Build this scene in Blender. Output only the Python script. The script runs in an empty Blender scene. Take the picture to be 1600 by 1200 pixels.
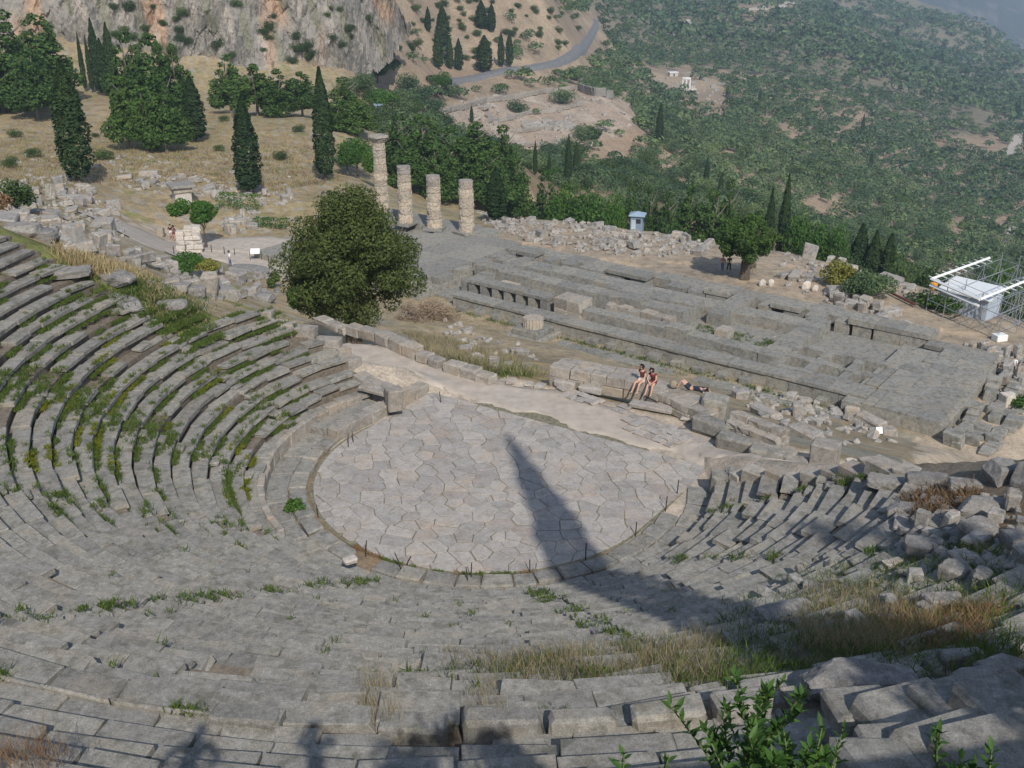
import bpy, math, random
import numpy as np
from mathutils import Vector, Matrix

rng = np.random.default_rng(7)
random.seed(7)
SC = bpy.context.scene
COL = SC.collection
R_ = math.radians

# ------------------------------------------------------------------ camera, world, sun, exposure
H, F, PITCH = 20.7, 1620.0, R_(23.366)
cam_d = bpy.data.cameras.new('camera')
cam = bpy.data.objects.new('camera', cam_d)
COL.objects.link(cam)
cam.location = (0, 0, H)
cam.rotation_euler = (R_(90) - PITCH, 0, 0)
cam_d.sensor_width = 36
cam_d.lens = F / 1600 * 36
cam_d.clip_start = 0.1
cam_d.clip_end = 9000
SC.camera = cam
SUN_EL, SUN_AZ = R_(40.6), R_(-13.6)     # elevation; heading (from +Y) in which shadows fall
world = bpy.data.worlds.new('World')
SC.world = world
world.use_nodes = True
wn = world.node_tree.nodes
sky = wn.new('ShaderNodeTexSky')
sky.sky_type = 'NISHITA'
sky.sun_disc = False
sky.sun_elevation = SUN_EL
sky.sun_rotation = math.pi + SUN_AZ
sky.altitude = 550
sky.dust_density = 1.5
wn['Background'].inputs['Strength'].default_value = 0.125
world.node_tree.links.new(sky.outputs[0], wn['Background'].inputs['Color'])
sd = bpy.data.lights.new('sun', 'SUN')
sd.energy = 3.4
sd.angle = R_(0.53)
sd.color = (1.0, 0.95, 0.88)
sun = bpy.data.objects.new('sun', sd)
COL.objects.link(sun)
SDIR = Vector((math.sin(SUN_AZ) * math.cos(SUN_EL), math.cos(SUN_AZ) * math.cos(SUN_EL), -math.sin(SUN_EL)))
sun.rotation_euler = SDIR.to_track_quat('-Z', 'Y').to_euler()
sun.location = (12, -30, 60)
vs = SC.view_settings
vs.view_transform = 'Standard'
vs.look = 'None'
vs.exposure = 0.13
vs.gamma = 1.0
vs.use_curve_mapping = False
SC.cycles.max_bounces = 5
SC.cycles.diffuse_bounces = 3
SC.cycles.glossy_bounces = 2
SC.cycles.transmission_bounces = 3
SC.cycles.volume_bounces = 1
SC.cycles.transparent_max_bounces = 6

# ------------------------------------------------------------------ picture ray helpers (for measuring places only)
SP, CP = math.sin(PITCH), math.cos(PITCH)
def ray(px, py):
    u = (px - 800) / F; v = (py - 600) / F
    return np.array([u, CP - v * SP, -SP - v * CP])
def up(px, py, z=0.0):
    r = ray(px, py); k = (z - H) / r[2]
    return np.array([r[0] * k, r[1] * k, z])
def at(px, py, d):
    r = ray(px, py)
    return np.array([r[0] * d, r[1] * d, H + r[2] * d])
def proj(P):
    P = np.asarray(P, float)
    c = P[..., 1] * CP - (P[..., 2] - H) * SP
    c = np.where(np.abs(c) < 1e-6, 1e-6, c)
    return 800 + F * P[..., 0] / c, 600 + F * (-(P[..., 2] - H) * CP - P[..., 1] * SP) / c, c

# ------------------------------------------------------------------ object helpers
def mesh_np(name, V, faces, mats, col=None, smooth=False, midx=None):
    V = np.asarray(V, np.float32).reshape(-1, 3)
    me = bpy.data.meshes.new(name)
    fs = [np.asarray(f, np.int32) for f in (faces if isinstance(faces, (list, tuple)) else [faces]) if len(f)]
    loops = np.concatenate([f.ravel() for f in fs])
    tot = np.concatenate([np.full(len(f), f.shape[1], np.int32) for f in fs])
    start = np.concatenate([[0], np.cumsum(tot)[:-1]]).astype(np.int32)
    me.vertices.add(len(V)); me.vertices.foreach_set('co', V.ravel())
    me.loops.add(len(loops)); me.loops.foreach_set('vertex_index', loops)
    me.polygons.add(len(tot)); me.polygons.foreach_set('loop_start', start); me.polygons.foreach_set('loop_total', tot)
    me.polygons.foreach_set('use_smooth', np.full(len(tot), bool(smooth)))
    for m in (mats if isinstance(mats, (list, tuple)) else [mats]):
        me.materials.append(m)
    if midx is not None:
        me.polygons.foreach_set('material_index', np.asarray(midx, np.int32))
    if col is not None:
        a = me.color_attributes.new('Col', 'FLOAT_COLOR', 'POINT')
        c = np.ones((len(V), 4), np.float32); c[:, :3] = col
        a.data.foreach_set('color', c.ravel())
    me.update(calc_edges=True)
    return me
def put(name, me, parent=None, loc=(0, 0, 0), rot=(0, 0, 0), scale=(1, 1, 1)):
    o = bpy.data.objects.new(name, me)
    COL.objects.link(o)
    o.parent = parent
    o.location = loc; o.rotation_euler = rot; o.scale = scale
    return o
def tag(o, label=None, cat=None, group=None, kind=None):
    if label: o['label'] = label
    if cat: o['category'] = cat
    if group: o['group'] = group
    if kind: o['kind'] = kind
    return o
def thing(name, label, cat, loc=(0, 0, 0), rz=0.0, group=None, scale=1.0):
    o = put(name, None, None, loc, (0, 0, rz), (scale,) * 3)
    o.empty_display_size = 0.3
    return tag(o, label, cat, group)
class MB:
    def __init__(s): s.V, s.F, s.n = [], {}, 0
    def add(s, V, faces):
        V = np.asarray(V, float).reshape(-1, 3)
        for f in (faces if isinstance(faces, list) else [faces]):
            f = np.asarray(f, int)
            if len(f): s.F.setdefault(f.shape[1], []).append(f + s.n)
        s.V.append(V); s.n += len(V)
    def arrays(s):
        return np.concatenate(s.V), [np.concatenate(f) for f in s.F.values()]
    def mesh(s, name, mats, smooth=False):
        V, fs = s.arrays()
        return mesh_np(name, V, fs, mats, smooth=smooth)
    def build(s, name, mats, parent=None, smooth=False, loc=(0, 0, 0), rot=(0, 0, 0)):
        return put(name, s.mesh(name, mats, smooth), parent, loc, rot)

# chamfered block template: 24 vertices, 44 triangles
def _chamfer():
    S = [(a, b, c) for a in (-1, 1) for b in (-1, 1) for c in (-1, 1)]
    idx = {}; verts = []
    for s in S:
        for ax in range(3):
            idx[(s, ax)] = len(verts); verts.append((s, ax))
    q, t = [], []
    def order(ids, P, n):
        c = P[ids].mean(0)
        a = P[ids[0]] - c; b = np.cross(n, a)
        ang = [math.atan2((P[i] - c) @ b, (P[i] - c) @ a) for i in ids]
        return [ids[i] for i in np.argsort(ang)]
    P = np.array([[s[k] * (1 if k == ax else .8) for k in range(3)] for s, ax in verts], float)
    for ax in range(3):
        for sg in (-1, 1):
            n = np.zeros(3); n[ax] = sg
            q.append(order([idx[(s, ax)] for s in S if s[ax] == sg], P, n))
    for a1 in range(3):
        for a2 in range(a1 + 1, 3):
            for s1 in (-1, 1):
                for s2 in (-1, 1):
                    n = np.zeros(3); n[a1] = s1; n[a2] = s2
                    ids = [idx[(s, a)] for s in S if s[a1] == s1 and s[a2] == s2 for a in (a1, a2)]
                    q.append(order(ids, P, n / math.sqrt(2)))
    for s in S:
        t.append(order([idx[(s, a)] for a in range(3)], P, np.array(s, float) / math.sqrt(3)))
    return verts, np.array(q), np.array(t), S
CH_V, CH_Q, CH_T, CH_S = _chamfer()
_chs = np.array([s for s, a in CH_V], float)
_cha = np.array([a for s, a in CH_V])
def block_unit(hx, hy, hz, ch=.03, jit=.02, rg=None):
    """chamfered, slightly irregular block around the origin, half sizes hx hy hz (metres)"""
    rg = rg or rng
    h = np.array([hx, hy, hz]); c = min(ch, .6 * h.min())
    P = _chs * (h - c * rg.uniform(.5, 1.7, (24, 1)))
    P[np.arange(24), _cha] = _chs[np.arange(24), _cha] * h[_cha]
    if jit:
        off = rg.normal(0, jit, (8, 3)); off[:, 2] *= .6
        w = np.ones((24, 8))
        for j, s in enumerate(CH_S):
            for k in range(3):
                w[:, j] *= (1 + P[:, k] / h[k] * s[k]) / 2
        P = P + w @ off
    return P
CHF = [CH_Q, CH_T]
def rotz(a):
    c, s = math.cos(a), math.sin(a)
    return np.array([[c, -s, 0], [s, c, 0], [0, 0, 1.0]])
def rot3(rx, ry, rz):
    return np.array(Matrix.Rotation(rz, 3, 'Z') @ Matrix.Rotation(ry, 3, 'Y') @ Matrix.Rotation(rx, 3, 'X'))
def tube(path, radii, n=7, cap=True):
    path = np.asarray(path, float); V = []; m = len(path)
    for i in range(m):
        d = path[min(i + 1, m - 1)] - path[max(i - 1, 0)]
        d = d / (np.linalg.norm(d) + 1e-9)
        a = np.cross(d, [0.31, 0.95, 0.05] if abs(d[1]) < .9 else [1, 0, 0]); a /= np.linalg.norm(a)
        b = np.cross(d, a)
        for k in range(n):
            t = 2 * math.pi * k / n
            V.append(path[i] + radii[i] * (math.cos(t) * a + math.sin(t) * b))
    q = [[i * n + k, i * n + (k + 1) % n, (i + 1) * n + (k + 1) % n, (i + 1) * n + k] for i in range(m - 1) for k in range(n)]
    t = []
    if cap:
        V.append(path[0]); V.append(path[-1]); e = m * n
        t = [[e, (k + 1) % n, k] for k in range(n)] + [[e + 1, (m - 1) * n + k, (m - 1) * n + (k + 1) % n] for k in range(n)]
    return np.array(V), [np.array(q), np.array(t)] if t else [np.array(q)]
def _ico(sub):
    import bmesh
    bm = bmesh.new(); bmesh.ops.create_icosphere(bm, subdivisions=sub, radius=1)
    V = np.array([v.co[:] for v in bm.verts]); Fa = np.array([[v.index for v in f.verts] for f in bm.faces]); bm.free()
    return V, Fa
ICO2, ICO4 = _ico(2), _ico(4)
def boulder_mesh(hx, hy, hz, seed, boxy=.55, rough=.12, ico=None):
    r = np.random.default_rng(seed)
    V, Fa = ico or ICO2
    m = np.abs(V).max(1, keepdims=True) if False else np.abs(V).max(axis=1, keepdims=True)
    P = V * (1 - boxy) + V / m * boxy
    for k in range(13):                                  # broken planes
        d = r.normal(0, 1, 3); d /= np.linalg.norm(d); o = (np.abs(d).sum() * boxy + (1 - boxy)) * r.uniform(.62, .90)
        e = P @ d - o; P = P - np.where(e > 0, e, 0)[:, None] * d * .97
    n = np.zeros(len(P))
    for k in range(9):
        d = r.normal(0, 1, 3) * (1.5 * 1.45 ** k)
        n += np.sin(P @ d + r.uniform(0, 6)) * (.80 ** k)
    P = P * (1 + rough * .30 * n[:, None])
    return P * np.array([hx, hy, hz]), Fa

# ------------------------------------------------------------------ materials
def new_mat(name):
    m = bpy.data.materials.new(name); m.use_nodes = True
    nt = m.node_tree
    return m, nt, nt.nodes, nt.links, nt.nodes['Principled BSDF']
def N(nodes, t, **kw):
    n = nodes.new('ShaderNode' + t)
    for k, v in kw.items(): setattr(n, k, v)
    return n
def ramp(nodes, stops):
    r = nodes.new('ShaderNodeValToRGB'); e = r.color_ramp.elements
    while len(e) < len(stops): e.new(.5)
    for el, (p_, c) in zip(e, stops):
        el.position = p_; el.color = (*c, 1) if len(c) == 3 else c
    return r
def mixc(nodes, links, fac, a, b, blend='MIX'):
    m = nodes.new('ShaderNodeMix'); m.data_type = 'RGBA'; m.blend_type = blend
    for sock, v in ((m.inputs[0], fac), (m.inputs[6], a), (m.inputs[7], b)):
        if hasattr(v, 'is_output'): links.new(v, sock)
        elif isinstance(v, (int, float)): sock.default_value = v
        else: sock.default_value = (*v, 1)
    return m.outputs[2]
def noise(nodes, links, vec, scale, detail=5, rough=.6):
    n = nodes.new('ShaderNodeTexNoise'); n.inputs['Scale'].default_value = scale
    n.inputs['Detail'].default_value = detail; n.inputs['Roughness'].default_value = rough
    links.new(vec, n.inputs['Vector'])
    return n.outputs[0]
def island_random(nodes, links):
    g = nodes.new('ShaderNodeNewGeometry'); oi = nodes.new('ShaderNodeObjectInfo')
    a = N(nodes, 'Math', operation='ADD'); links.new(g.outputs['Random Per Island'], a.inputs[0]); links.new(oi.outputs['Random'], a.inputs[1])
    f = N(nodes, 'Math', operation='FRACT'); links.new(a.outputs[0], f.inputs[0])
    return g.outputs['Position'], f.outputs[0]
def stone_mat(name, dark, mid, light, stain=(.10, .10, .085), lichen=(.52, .51, .47), warm=None, sc=1.0, bump=.5):
    m, nt, nd, lk, bs = new_mat(name)
    pos, rnd = island_random(nd, lk)
    n1 = noise(nd, lk, pos, .9 * sc, 6, .62)
    n2 = noise(nd, lk, pos, 4.2 * sc, 8, .74)
    n3 = noise(nd, lk, pos, 12 * sc, 7, .8)
    r1 = ramp(nd, [(.30, dark), (.5, mid), (.72, light)]); lk.new(n2, r1.inputs[0])
    base = r1.outputs[0]
    if warm:
        rw = ramp(nd, [(.50, (0, 0, 0)), (.66, (1, 1, 1))]); lk.new(n1, rw.inputs[0])
        base = mixc(nd, lk, rw.outputs[0], base, mixc(nd, lk, .65, base, warm))
    rs = ramp(nd, [(.36, (1, 1, 1)), (.50, (0, 0, 0))])
    n4 = noise(nd, lk, pos, 2.3 * sc, 6, .68); lk.new(n4, rs.inputs[0])
    fs = N(nd, 'Math', operation='MULTIPLY'); lk.new(rs.outputs[0], fs.inputs[0]); fs.inputs[1].default_value = .55
    base = mixc(nd, lk, fs.outputs[0], base, stain)
    rl = ramp(nd, [(.60, (0, 0, 0)), (.68, (1, 1, 1))]); lk.new(n3, rl.inputs[0])
    fl = N(nd, 'Math', operation='MULTIPLY'); lk.new(rl.outputs[0], fl.inputs[0]); fl.inputs[1].default_value = .7
    base = mixc(nd, lk, fl.outputs[0], base, lichen)
    rk = ramp(nd, [(.33, (.62, .62, .62)), (.47, (1, 1, 1)), (.60, (1.1, 1.1, 1.1))]); lk.new(n3, rk.inputs[0])
    base = mixc(nd, lk, .8, base, rk.outputs[0], 'MULTIPLY')
    n5 = noise(nd, lk, pos, 38 * sc, 3, .7)
    r5 = ramp(nd, [(.32, (.66, .66, .66)), (.5, (1, 1, 1)), (.68, (1.28, 1.27, 1.25))]); lk.new(n5, r5.inputs[0])
    base = mixc(nd, lk, .85, base, r5.outputs[0], 'MULTIPLY')
    rb = ramp(nd, [(0, (.86, .86, .87)), (.5, (1, 1, 1)), (1, (1.12, 1.10, 1.07))]); lk.new(rnd, rb.inputs[0])
    base = mixc(nd, lk, 1.0, base, rb.outputs[0], 'MULTIPLY')
    lk.new(base, bs.inputs['Base Color'])
    bs.inputs['Roughness'].default_value = .93
    bs.inputs['Specular IOR Level'].default_value = .15
    b = nd.new('ShaderNodeBump'); b.inputs['Strength'].default_value = bump; b.inputs['Distance'].default_value = .032
    ad = N(nd, 'Math', operation='ADD'); lk.new(n2, ad.inputs[0]); lk.new(n3, ad.inputs[1])
    lk.new(ad.outputs[0], b.inputs['Height']); lk.new(b.outputs[0], bs.inputs['Normal'])
    return m
def leaf_mat(name, c1, c2, trans=.25, rough=.7, patch=False):
    m, nt, nd, lk, bs = new_mat(name)
    pos, rnd = island_random(nd, lk)
    oi = nd.new('ShaderNodeObjectInfo')
    r1 = ramp(nd, [(0, c1), (1, c2)]); lk.new(rnd, r1.inputs[0])
    rb = ramp(nd, [(0, (.78, .82, .85)), (1, (1.2, 1.14, 1.0))]); lk.new(oi.outputs['Random'], rb.inputs[0])
    c = mixc(nd, lk, 1.0, r1.outputs[0], rb.outputs[0], 'MULTIPLY')
    if patch:
        na = noise(nd, lk, pos, .11, 3, .7)
        ra = ramp(nd, [(.32, (.52, .60, .62)), (.5, (1, 1, 1)), (.68, (1.5, 1.38, 1.2))]); lk.new(na, ra.inputs[0])
        nb_ = noise(nd, lk, pos, .016, 4, .6)
        rbb = ramp(nd, [(.36, (.72, .80, .78)), (.64, (1.25, 1.18, 1.1))]); lk.new(nb_, rbb.inputs[0])
        c = mixc(nd, lk, 1.0, mixc(nd, lk, 1.0, c, ra.outputs[0], 'MULTIPLY'), rbb.outputs[0], 'MULTIPLY')
    lk.new(c, bs.inputs['Base Color']); bs.inputs['Roughness'].default_value = rough
    bs.inputs['Specular IOR Level'].default_value = .2
    tr = nd.new('ShaderNodeBsdfTranslucent'); lk.new(c, tr.inputs['Color'])
    mx = nd.new('ShaderNodeMixShader'); mx.inputs[0].default_value = trans
    lk.new(bs.outputs[0], mx.inputs[1]); lk.new(tr.outputs[0], mx.inputs[2])
    lk.new(mx.outputs[0], nd['Material Output'].inputs['Surface'])
    return m
def plain_mat(name, c, rough=.8, var=.12, scale=12, metal=0):
    m, nt, nd, lk, bs = new_mat(name)
    g = nd.new('ShaderNodeNewGeometry')
    n = noise(nd, lk, g.outputs['Position'], scale, 5, .65)
    lo = tuple(max(0, x * (1 - var * 2)) for x in c); hi = tuple(x * (1 + var) for x in c)
    r = ramp(nd, [(.3, lo), (.7, hi)]); lk.new(n, r.inputs[0])
    lk.new(r.outputs[0], bs.inputs['Base Color']); bs.inputs['Roughness'].default_value = rough; bs.inputs['Metallic'].default_value = metal
    return m
def ground_mat(name, fine=1.0, bump=.6):
    m, nt, nd, lk, bs = new_mat(name)
    g = nd.new('ShaderNodeNewGeometry'); a = nd.new('ShaderNodeVertexColor'); a.layer_name = 'Col'
    n0 = noise(nd, lk, g.outputs['Position'], .16 * fine, 6, .65)
    n1 = noise(nd, lk, g.outputs['Position'], 1.1 * fine, 7, .7)
    n2 = noise(nd, lk, g.outputs['Position'], 9 * fine, 5, .7)
    r0 = ramp(nd, [(.3, (.78, .80, .80)), (.7, (1.2, 1.18, 1.15))]); lk.new(n0, r0.inputs[0])
    r1 = ramp(nd, [(.28, (.55, .56, .56)), (.5, (1, 1, 1)), (.74, (1.38, 1.34, 1.3))]); lk.new(n1, r1.inputs[0])
    r2 = ramp(nd, [(.3, (.65, .66, .66)), (.7, (1.3, 1.27, 1.24))]); lk.new(n2, r2.inputs[0])
    c = mixc(nd, lk, 1.0, a.outputs[0], r0.outputs[0], 'MULTIPLY')
    c = mixc(nd, lk, 1.0, c, r1.outputs[0], 'MULTIPLY')
    c = mixc(nd, lk, 1.0, c, r2.outputs[0], 'MULTIPLY')
    lk.new(c, bs.inputs['Base Color']); bs.inputs['Roughness'].default_value = .95; bs.inputs['Specular IOR Level'].default_value = .1
    b = nd.new('ShaderNodeBump'); b.inputs['Strength'].default_value = bump; b.inputs['Distance'].default_value = .12
    lk.new(n1, b.inputs['Height']); lk.new(b.outputs[0], bs.inputs['Normal'])
    return m
M = {}
M['seat'] = stone_mat('seat_stone', (.180, .172, .150), (.268, .256, .228), (.365, .35, .315), stain=(.105, .105, .08), warm=(.32, .28, .22))
M['slab'] = stone_mat('paving_stone', (.305, .282, .255), (.385, .358, .326), (.455, .427, .393), stain=(.25, .22, .185), warm=(.43, .34, .27), sc=.8, bump=.25)
M['temple'] = stone_mat('temple_stone', (.178, .173, .153), (.258, .250, .224), (.355, .344, .31), stain=(.098, .098, .074), warm=(.33, .285, .22))
M['wall'] = stone_mat('wall_stone', (.24, .22, .19), (.34, .31, .27), (.42, .39, .345), stain=(.18, .16, .13), warm=(.40, .31, .22))
M['rubble'] = stone_mat('rubble_stone', (.24, .225, .20), (.34, .32, .29), (.46, .44, .40), warm=(.40, .31, .23))
M['column'] = stone_mat('column_limestone', (.33, .285, .225), (.43, .375, .30), (.52, .47, .395), stain=(.24, .205, .16), warm=(.46, .36, .26), sc=1.6, bump=.9)
M['boulder'] = stone_mat('boulder_stone', (.165, .155, .143), (.25, .237, .22), (.36, .343, .32), stain=(.12, .115, .10))
M['plinth'] = stone_mat('pale_masonry', (.42, .38, .33), (.55, .50, .44), (.64, .60, .54), stain=(.33, .29, .25))
M['earth'] = plain_mat('earth', (.20, .165, .125), .95, .25, 6)
M['joint'] = plain_mat('joint_soil', (.225, .205, .135), .95, .3, 5)
M['path'] = plain_mat('pale_gravel_path', (.47, .405, .335), .95, .13, 1.3)
M['asphalt'] = plain_mat('asphalt', (.19, .19, .19), .9, .1, .5)
M['bark'] = plain_mat('bark', (.11, .085, .065), .95, .25, 8)
M['bark_pale'] = plain_mat('pine_bark', (.20, .165, .135), .95, .25, 5)
M['cypress'] = leaf_mat('cypress_leaf', (.018, .040, .014), (.046, .082, .028), .15)
M['pine'] = leaf_mat('pine_leaf', (.034, .080, .019), (.10, .170, .040), .25)
M['juniper'] = leaf_mat('juniper_leaf', (.042, .070, .021), (.122, .152, .047), .25)
M['broad'] = leaf_mat('broad_leaf', (.042, .110, .020), (.11, .215, .042), .35)
M['olive'] = leaf_mat('olive_leaf', (.062, .112, .056), (.145, .205, .108), .2, patch=True)
M['scrub'] = leaf_mat('scrub_leaf', (.040, .080, .026), (.098, .145, .050), .2, patch=True)
M['hedge'] = leaf_mat('hedge_leaf', (.05, .12, .02), (.10, .20, .04), .3)
M['yellow'] = leaf_mat('yellow_shrub_leaf', (.17, .18, .04), (.28, .28, .07), .3)
M['grass'] = leaf_mat('green_grass', (.055, .105, .02), (.15, .20, .05), .3)
M['moss'] = leaf_mat('yellow_green_ground_cover', (.12, .15, .012), (.25, .26, .035), .3)
M['straw'] = leaf_mat('dry_grass', (.27, .215, .115), (.50, .42, .26), .3)
M['rust'] = leaf_mat('brown_dead_plant', (.17, .105, .058), (.28, .19, .11), .2)
M['brush'] = leaf_mat('dead_brush', (.26, .19, .13), (.42, .33, .24), .1)
M['fgleaf'] = leaf_mat('almond_leaf', (.035, .090, .018), (.10, .20, .045), .35, .45)
M['fgstem'] = plain_mat('green_stem', (.13, .17, .06), .7)
M['white'] = plain_mat('white_paint', (.76, .77, .76), .5, .04)
M['steel'] = plain_mat('galvanised_steel', (.42, .44, .46), .45, .1, 4, .6)
M['iron'] = plain_mat('rusty_iron', (.045, .035, .032), .7)
M['kiosk'] = plain_mat('grey_blue_paint', (.19, .25, .32), .6, .08, 2)
M['kiosk_roof'] = plain_mat('pale_blue_roof', (.30, .39, .47), .5, .06, 2)
M['glass'] = plain_mat('dark_window', (.03, .035, .04), .15, .05)
M['orange'] = plain_mat('orange_plastic', (.75, .32, .03), .5)
M['tarp'] = plain_mat('white_roof_sheet', (.72, .74, .73), .5, .05, 1.5)
M['shed'] = plain_mat('pale_blue_grey_sheet', (.42, .48, .55), .6, .07, 1)
M['darkred'] = plain_mat('dark_red_pipe', (.16, .05, .04), .6)
M['skin'] = plain_mat('skin', (.56, .34, .25), .6, .05)
M['hair'] = plain_mat('dark_hair', (.035, .022, .016), .6)
M['redtop'] = plain_mat('dark_red_top', (.16, .03, .035), .8)
M['cream'] = plain_mat('cream_cloth', (.62, .52, .46), .8)
M['navy'] = plain_mat('navy_cloth', (.022, .024, .045), .8)
M['black'] = plain_mat('black_cloth', (.02, .02, .022), .8)
M['shirt'] = plain_mat('white_shirt', (.78, .80, .84), .8, .03)
M['jean'] = plain_mat('blue_denim', (.09, .13, .24), .8)
M['pinkc'] = plain_mat('pink_cloth', (.50, .22, .22), .8)
M['olivec'] = plain_mat('khaki_cloth', (.30, .26, .17), .8)
M['sign'] = plain_mat('white_sign', (.80, .80, .78), .4, .02)
M['car'] = plain_mat('white_car_paint', (.80, .80, .80), .25, .02)
M['tyre'] = plain_mat('tyre', (.025, .025, .025), .8)
M['ground'] = ground_mat('terrain_ground')
M['cliff'] = ground_mat('cliff_rock', .8, 1.0)

# ------------------------------------------------------------------ land form
CX, CY = -.97, 38.3
NX, NY = .538, .842          # outward axis of the theatre
UX, UY = .842, -.538
def ss(a, b, x):
    t = np.clip((x - a) / (b - a), 0, 1)
    return t * t * (3 - 2 * t)
T_, RISE, R0, Z0 = .638, .349, 9.3, .60
def row_r(k): return R0 + T_ * k
def row_z(k): return Z0 + RISE * k
def polar(x, y):
    dx, dy = x - CX, y - CY
    return np.hypot(dx, dy), np.degrees(np.arctan2(dx, -dy))
def near_z(x, y):
    rho, th = polar(x, y)
    s = NX * x + NY * y
    l = np.abs(UX * (x - CX) + UY * (y - CY))
    lo_ = np.interp(rho, [9.3, 12.2, 15.3, 15.6, 18, 23], [-141, -140, -130, -113, -112.5, -109])
    hi_ = np.interp(rho, [9.3, 10.4, 13.3, 16.3, 18.5, 22, 25], [82, 76, 67.5, 60, 47, 34, 30])
    off = .30 + .48 * ss(lo_ - 2, lo_ + 1, th) * ss(hi_ + 2, hi_ - 1, th)
    cone = np.where(rho > 9.2, Z0 + .547 * (rho - R0) - off, -.05)
    bank = Z0 + .547 * (31 - R0) - off + (rho - 31) * 1.10
    cone = np.where(rho > 31, np.minimum(bank, 19.0 + (rho - 37.5) * .18), cone)
    cone = np.maximum(cone, -.05)
    lu = UX * (x - CX) + UY * (y - CY)
    s0 = 41.4 - 1.0 * np.clip(lu - 13.0, 0, 6) - .5 * np.clip(-lu - 13, 0, 8)
    B = np.where(s < s0, -.05, np.maximum(-.1 - (s - s0) * .405, -11.5))
    rt = ss(0, 4, lu)
    edge = 36.6 - (.42 * rt + .75 * (1 - rt)) * np.maximum(0, l - 9)
    wid = 2.6 + .4 * rt + 8.5 * ss(14, 21, -lu)
    w = 1 - ss(edge + .3, edge + wid, s)
    z = cone * w + B * (1 - w)
    return np.where((s > 42.5) & (w < .02), B, z)
_ctl = []
def cp(px, py, d, dz=0.0):
    P = at(px, py, d); _ctl.append((P[0], P[1], P[2] + dz))
for a in [(125, 285, 132), (20, 290, 118), (40, 335, 88), (110, 330, 100), (180, 350, 108), (300, 300, 135), (450, 290, 146), (560, 290, 150),
          (60, 190, 195), (250, 237, 163), (420, 225, 175), (300, 180, 210), (150, 150, 225), (450, 180, 215), (560, 220, 190),
          (350, 112, 270), (500, 115, 280), (560, 105, 292), (200, 90, 262), (20, 60, 255),
          (350, -140, 330), (100, -170, 320), (-150, -150, 310), (500, -110, 350), (590, 0, 350), (-100, 100, 230), (-100, 330, 90),
          (640, 60, 400), (700, 108, 412), (760, 98, 432), (700, 20, 460), (820, 60, 475), (860, 0, 520), (760, -60, 500), (620, -60, 430),
          (720, 122, 400), (790, 112, 425), (840, 105, 450), (885, 90, 490), (905, 75, 550), (920, 62, 620), (930, 40, 700), (925, 28, 750),
          (600, 140, 325), (650, 170, 308), (540, 160, 270), (620, 205, 250), (720, 287, 190), (620, 290, 180), (820, 285, 200),
          (800, 218, 330), (900, 218, 345), (960, 190, 380), (700, 176, 330), (760, 160, 370), (900, 145, 425), (980, 165, 420), (680, 188, 310), (850, 180, 372),
          (950, 245, 335), (1000, 275, 310), (880, 265, 290),
          (1020, 118, 730), (1075, 142, 700), (1140, 168, 665), (1060, 120, 750),
          (1100, 60, 980), (1000, 20, 1020), (950, 60, 820), (1000, 90, 830), (1200, 100, 910), (1200, 180, 650), (1100, 220, 470), (1000, 200, 425),
          (1050, 300, 330), (1150, 285, 335), (1300, 150, 810), (1300, 250, 550), (1300, 332, 400), (1250, 338, 370), (1400, 200, 800), (1500, 300, 610),
          (1590, 245, 750), (1500, 150, 1000), (1400, 100, 1080), (1600, 400, 440), (1450, 400, 340), (1550, 350, 520), (1750, 450, 360), (1750, 250, 800),
          (850, 345, 145), (1000, 362, 138), (1230, 396, 128), (1420, 442, 116), (1600, 502, 103), (1750, 540, 96),
          (1400, 60, 1500), (1550, 60, 1750), (1350, 0, 1950), (1480, 30, 2000), (1600, 112, 1950), (1700, 150, 1800), (1250, 10, 1350), (1200, 10, 1230), (1500, 100, 1400),
          (1600, 90, 2750), (1480, 22, 2750), (1600, 0, 3150), (1740, 60, 2950), (1500, -60, 3300), (1300, -60, 2900), (1100, -50, 1750), (1000, -45, 1550), (900, -60, 950), (1740, -60, 3300)]:
    cp(*a)
for a in [(850, 340, 192, -4), (1000, 355, 188, -5), (1200, 385, 175, -6), (1400, 440, 155, -6), (1600, 520, 138, -6), (1750, 540, 130, -6),
          (1450, 0, 2330, -70), (1600, 85, 2330, -70), (1740, 110, 2330, -70)]:
    cp(*a)
for q in [(730, 366), (1000, 430), (1300, 480), (1500, 545), (400, 400), (300, 392), (265, 375), (600, 335), (1000, 545), (1340, 640), (720, 490), (1540, 600), (480, 380), (1600, 600)]:
    P = up(*q, -11.5); _ctl.append(tuple(P))
for azd in range(-29, 30, 4):
    for r in (40, 56, 66):
        x, y = r * math.sin(R_(azd)), r * math.cos(R_(azd))
        if r == 66 and azd < -12: continue
        _ctl.append((x, y, float(near_z(np.array(x), np.array(y)))))
_c = np.array(_ctl)
AZMAX = R_(29)
def _dom(x, y):
    r = np.hypot(x, y)
    a = np.clip(np.arctan2(x, np.maximum(y, 1e-3)), -AZMAX, AZMAX)
    return a * 2.4, np.log(np.maximum(r, 20))
def _U(d2): return np.where(d2 > 1e-12, .5 * d2 * np.log(np.maximum(d2, 1e-12)), 0)
_ca, _cl = _dom(_c[:, 0], _c[:, 1])
_n = len(_c)
_K = _U((_ca[:, None] - _ca) ** 2 + (_cl[:, None] - _cl) ** 2) + np.eye(_n) * 6e-4
_Pm = np.c_[np.ones(_n), _ca, _cl]
_A = np.block([[_K, _Pm], [_Pm.T, np.zeros((3, 3))]])
_W = np.linalg.solve(_A, np.r_[_c[:, 2], 0, 0, 0])
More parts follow.
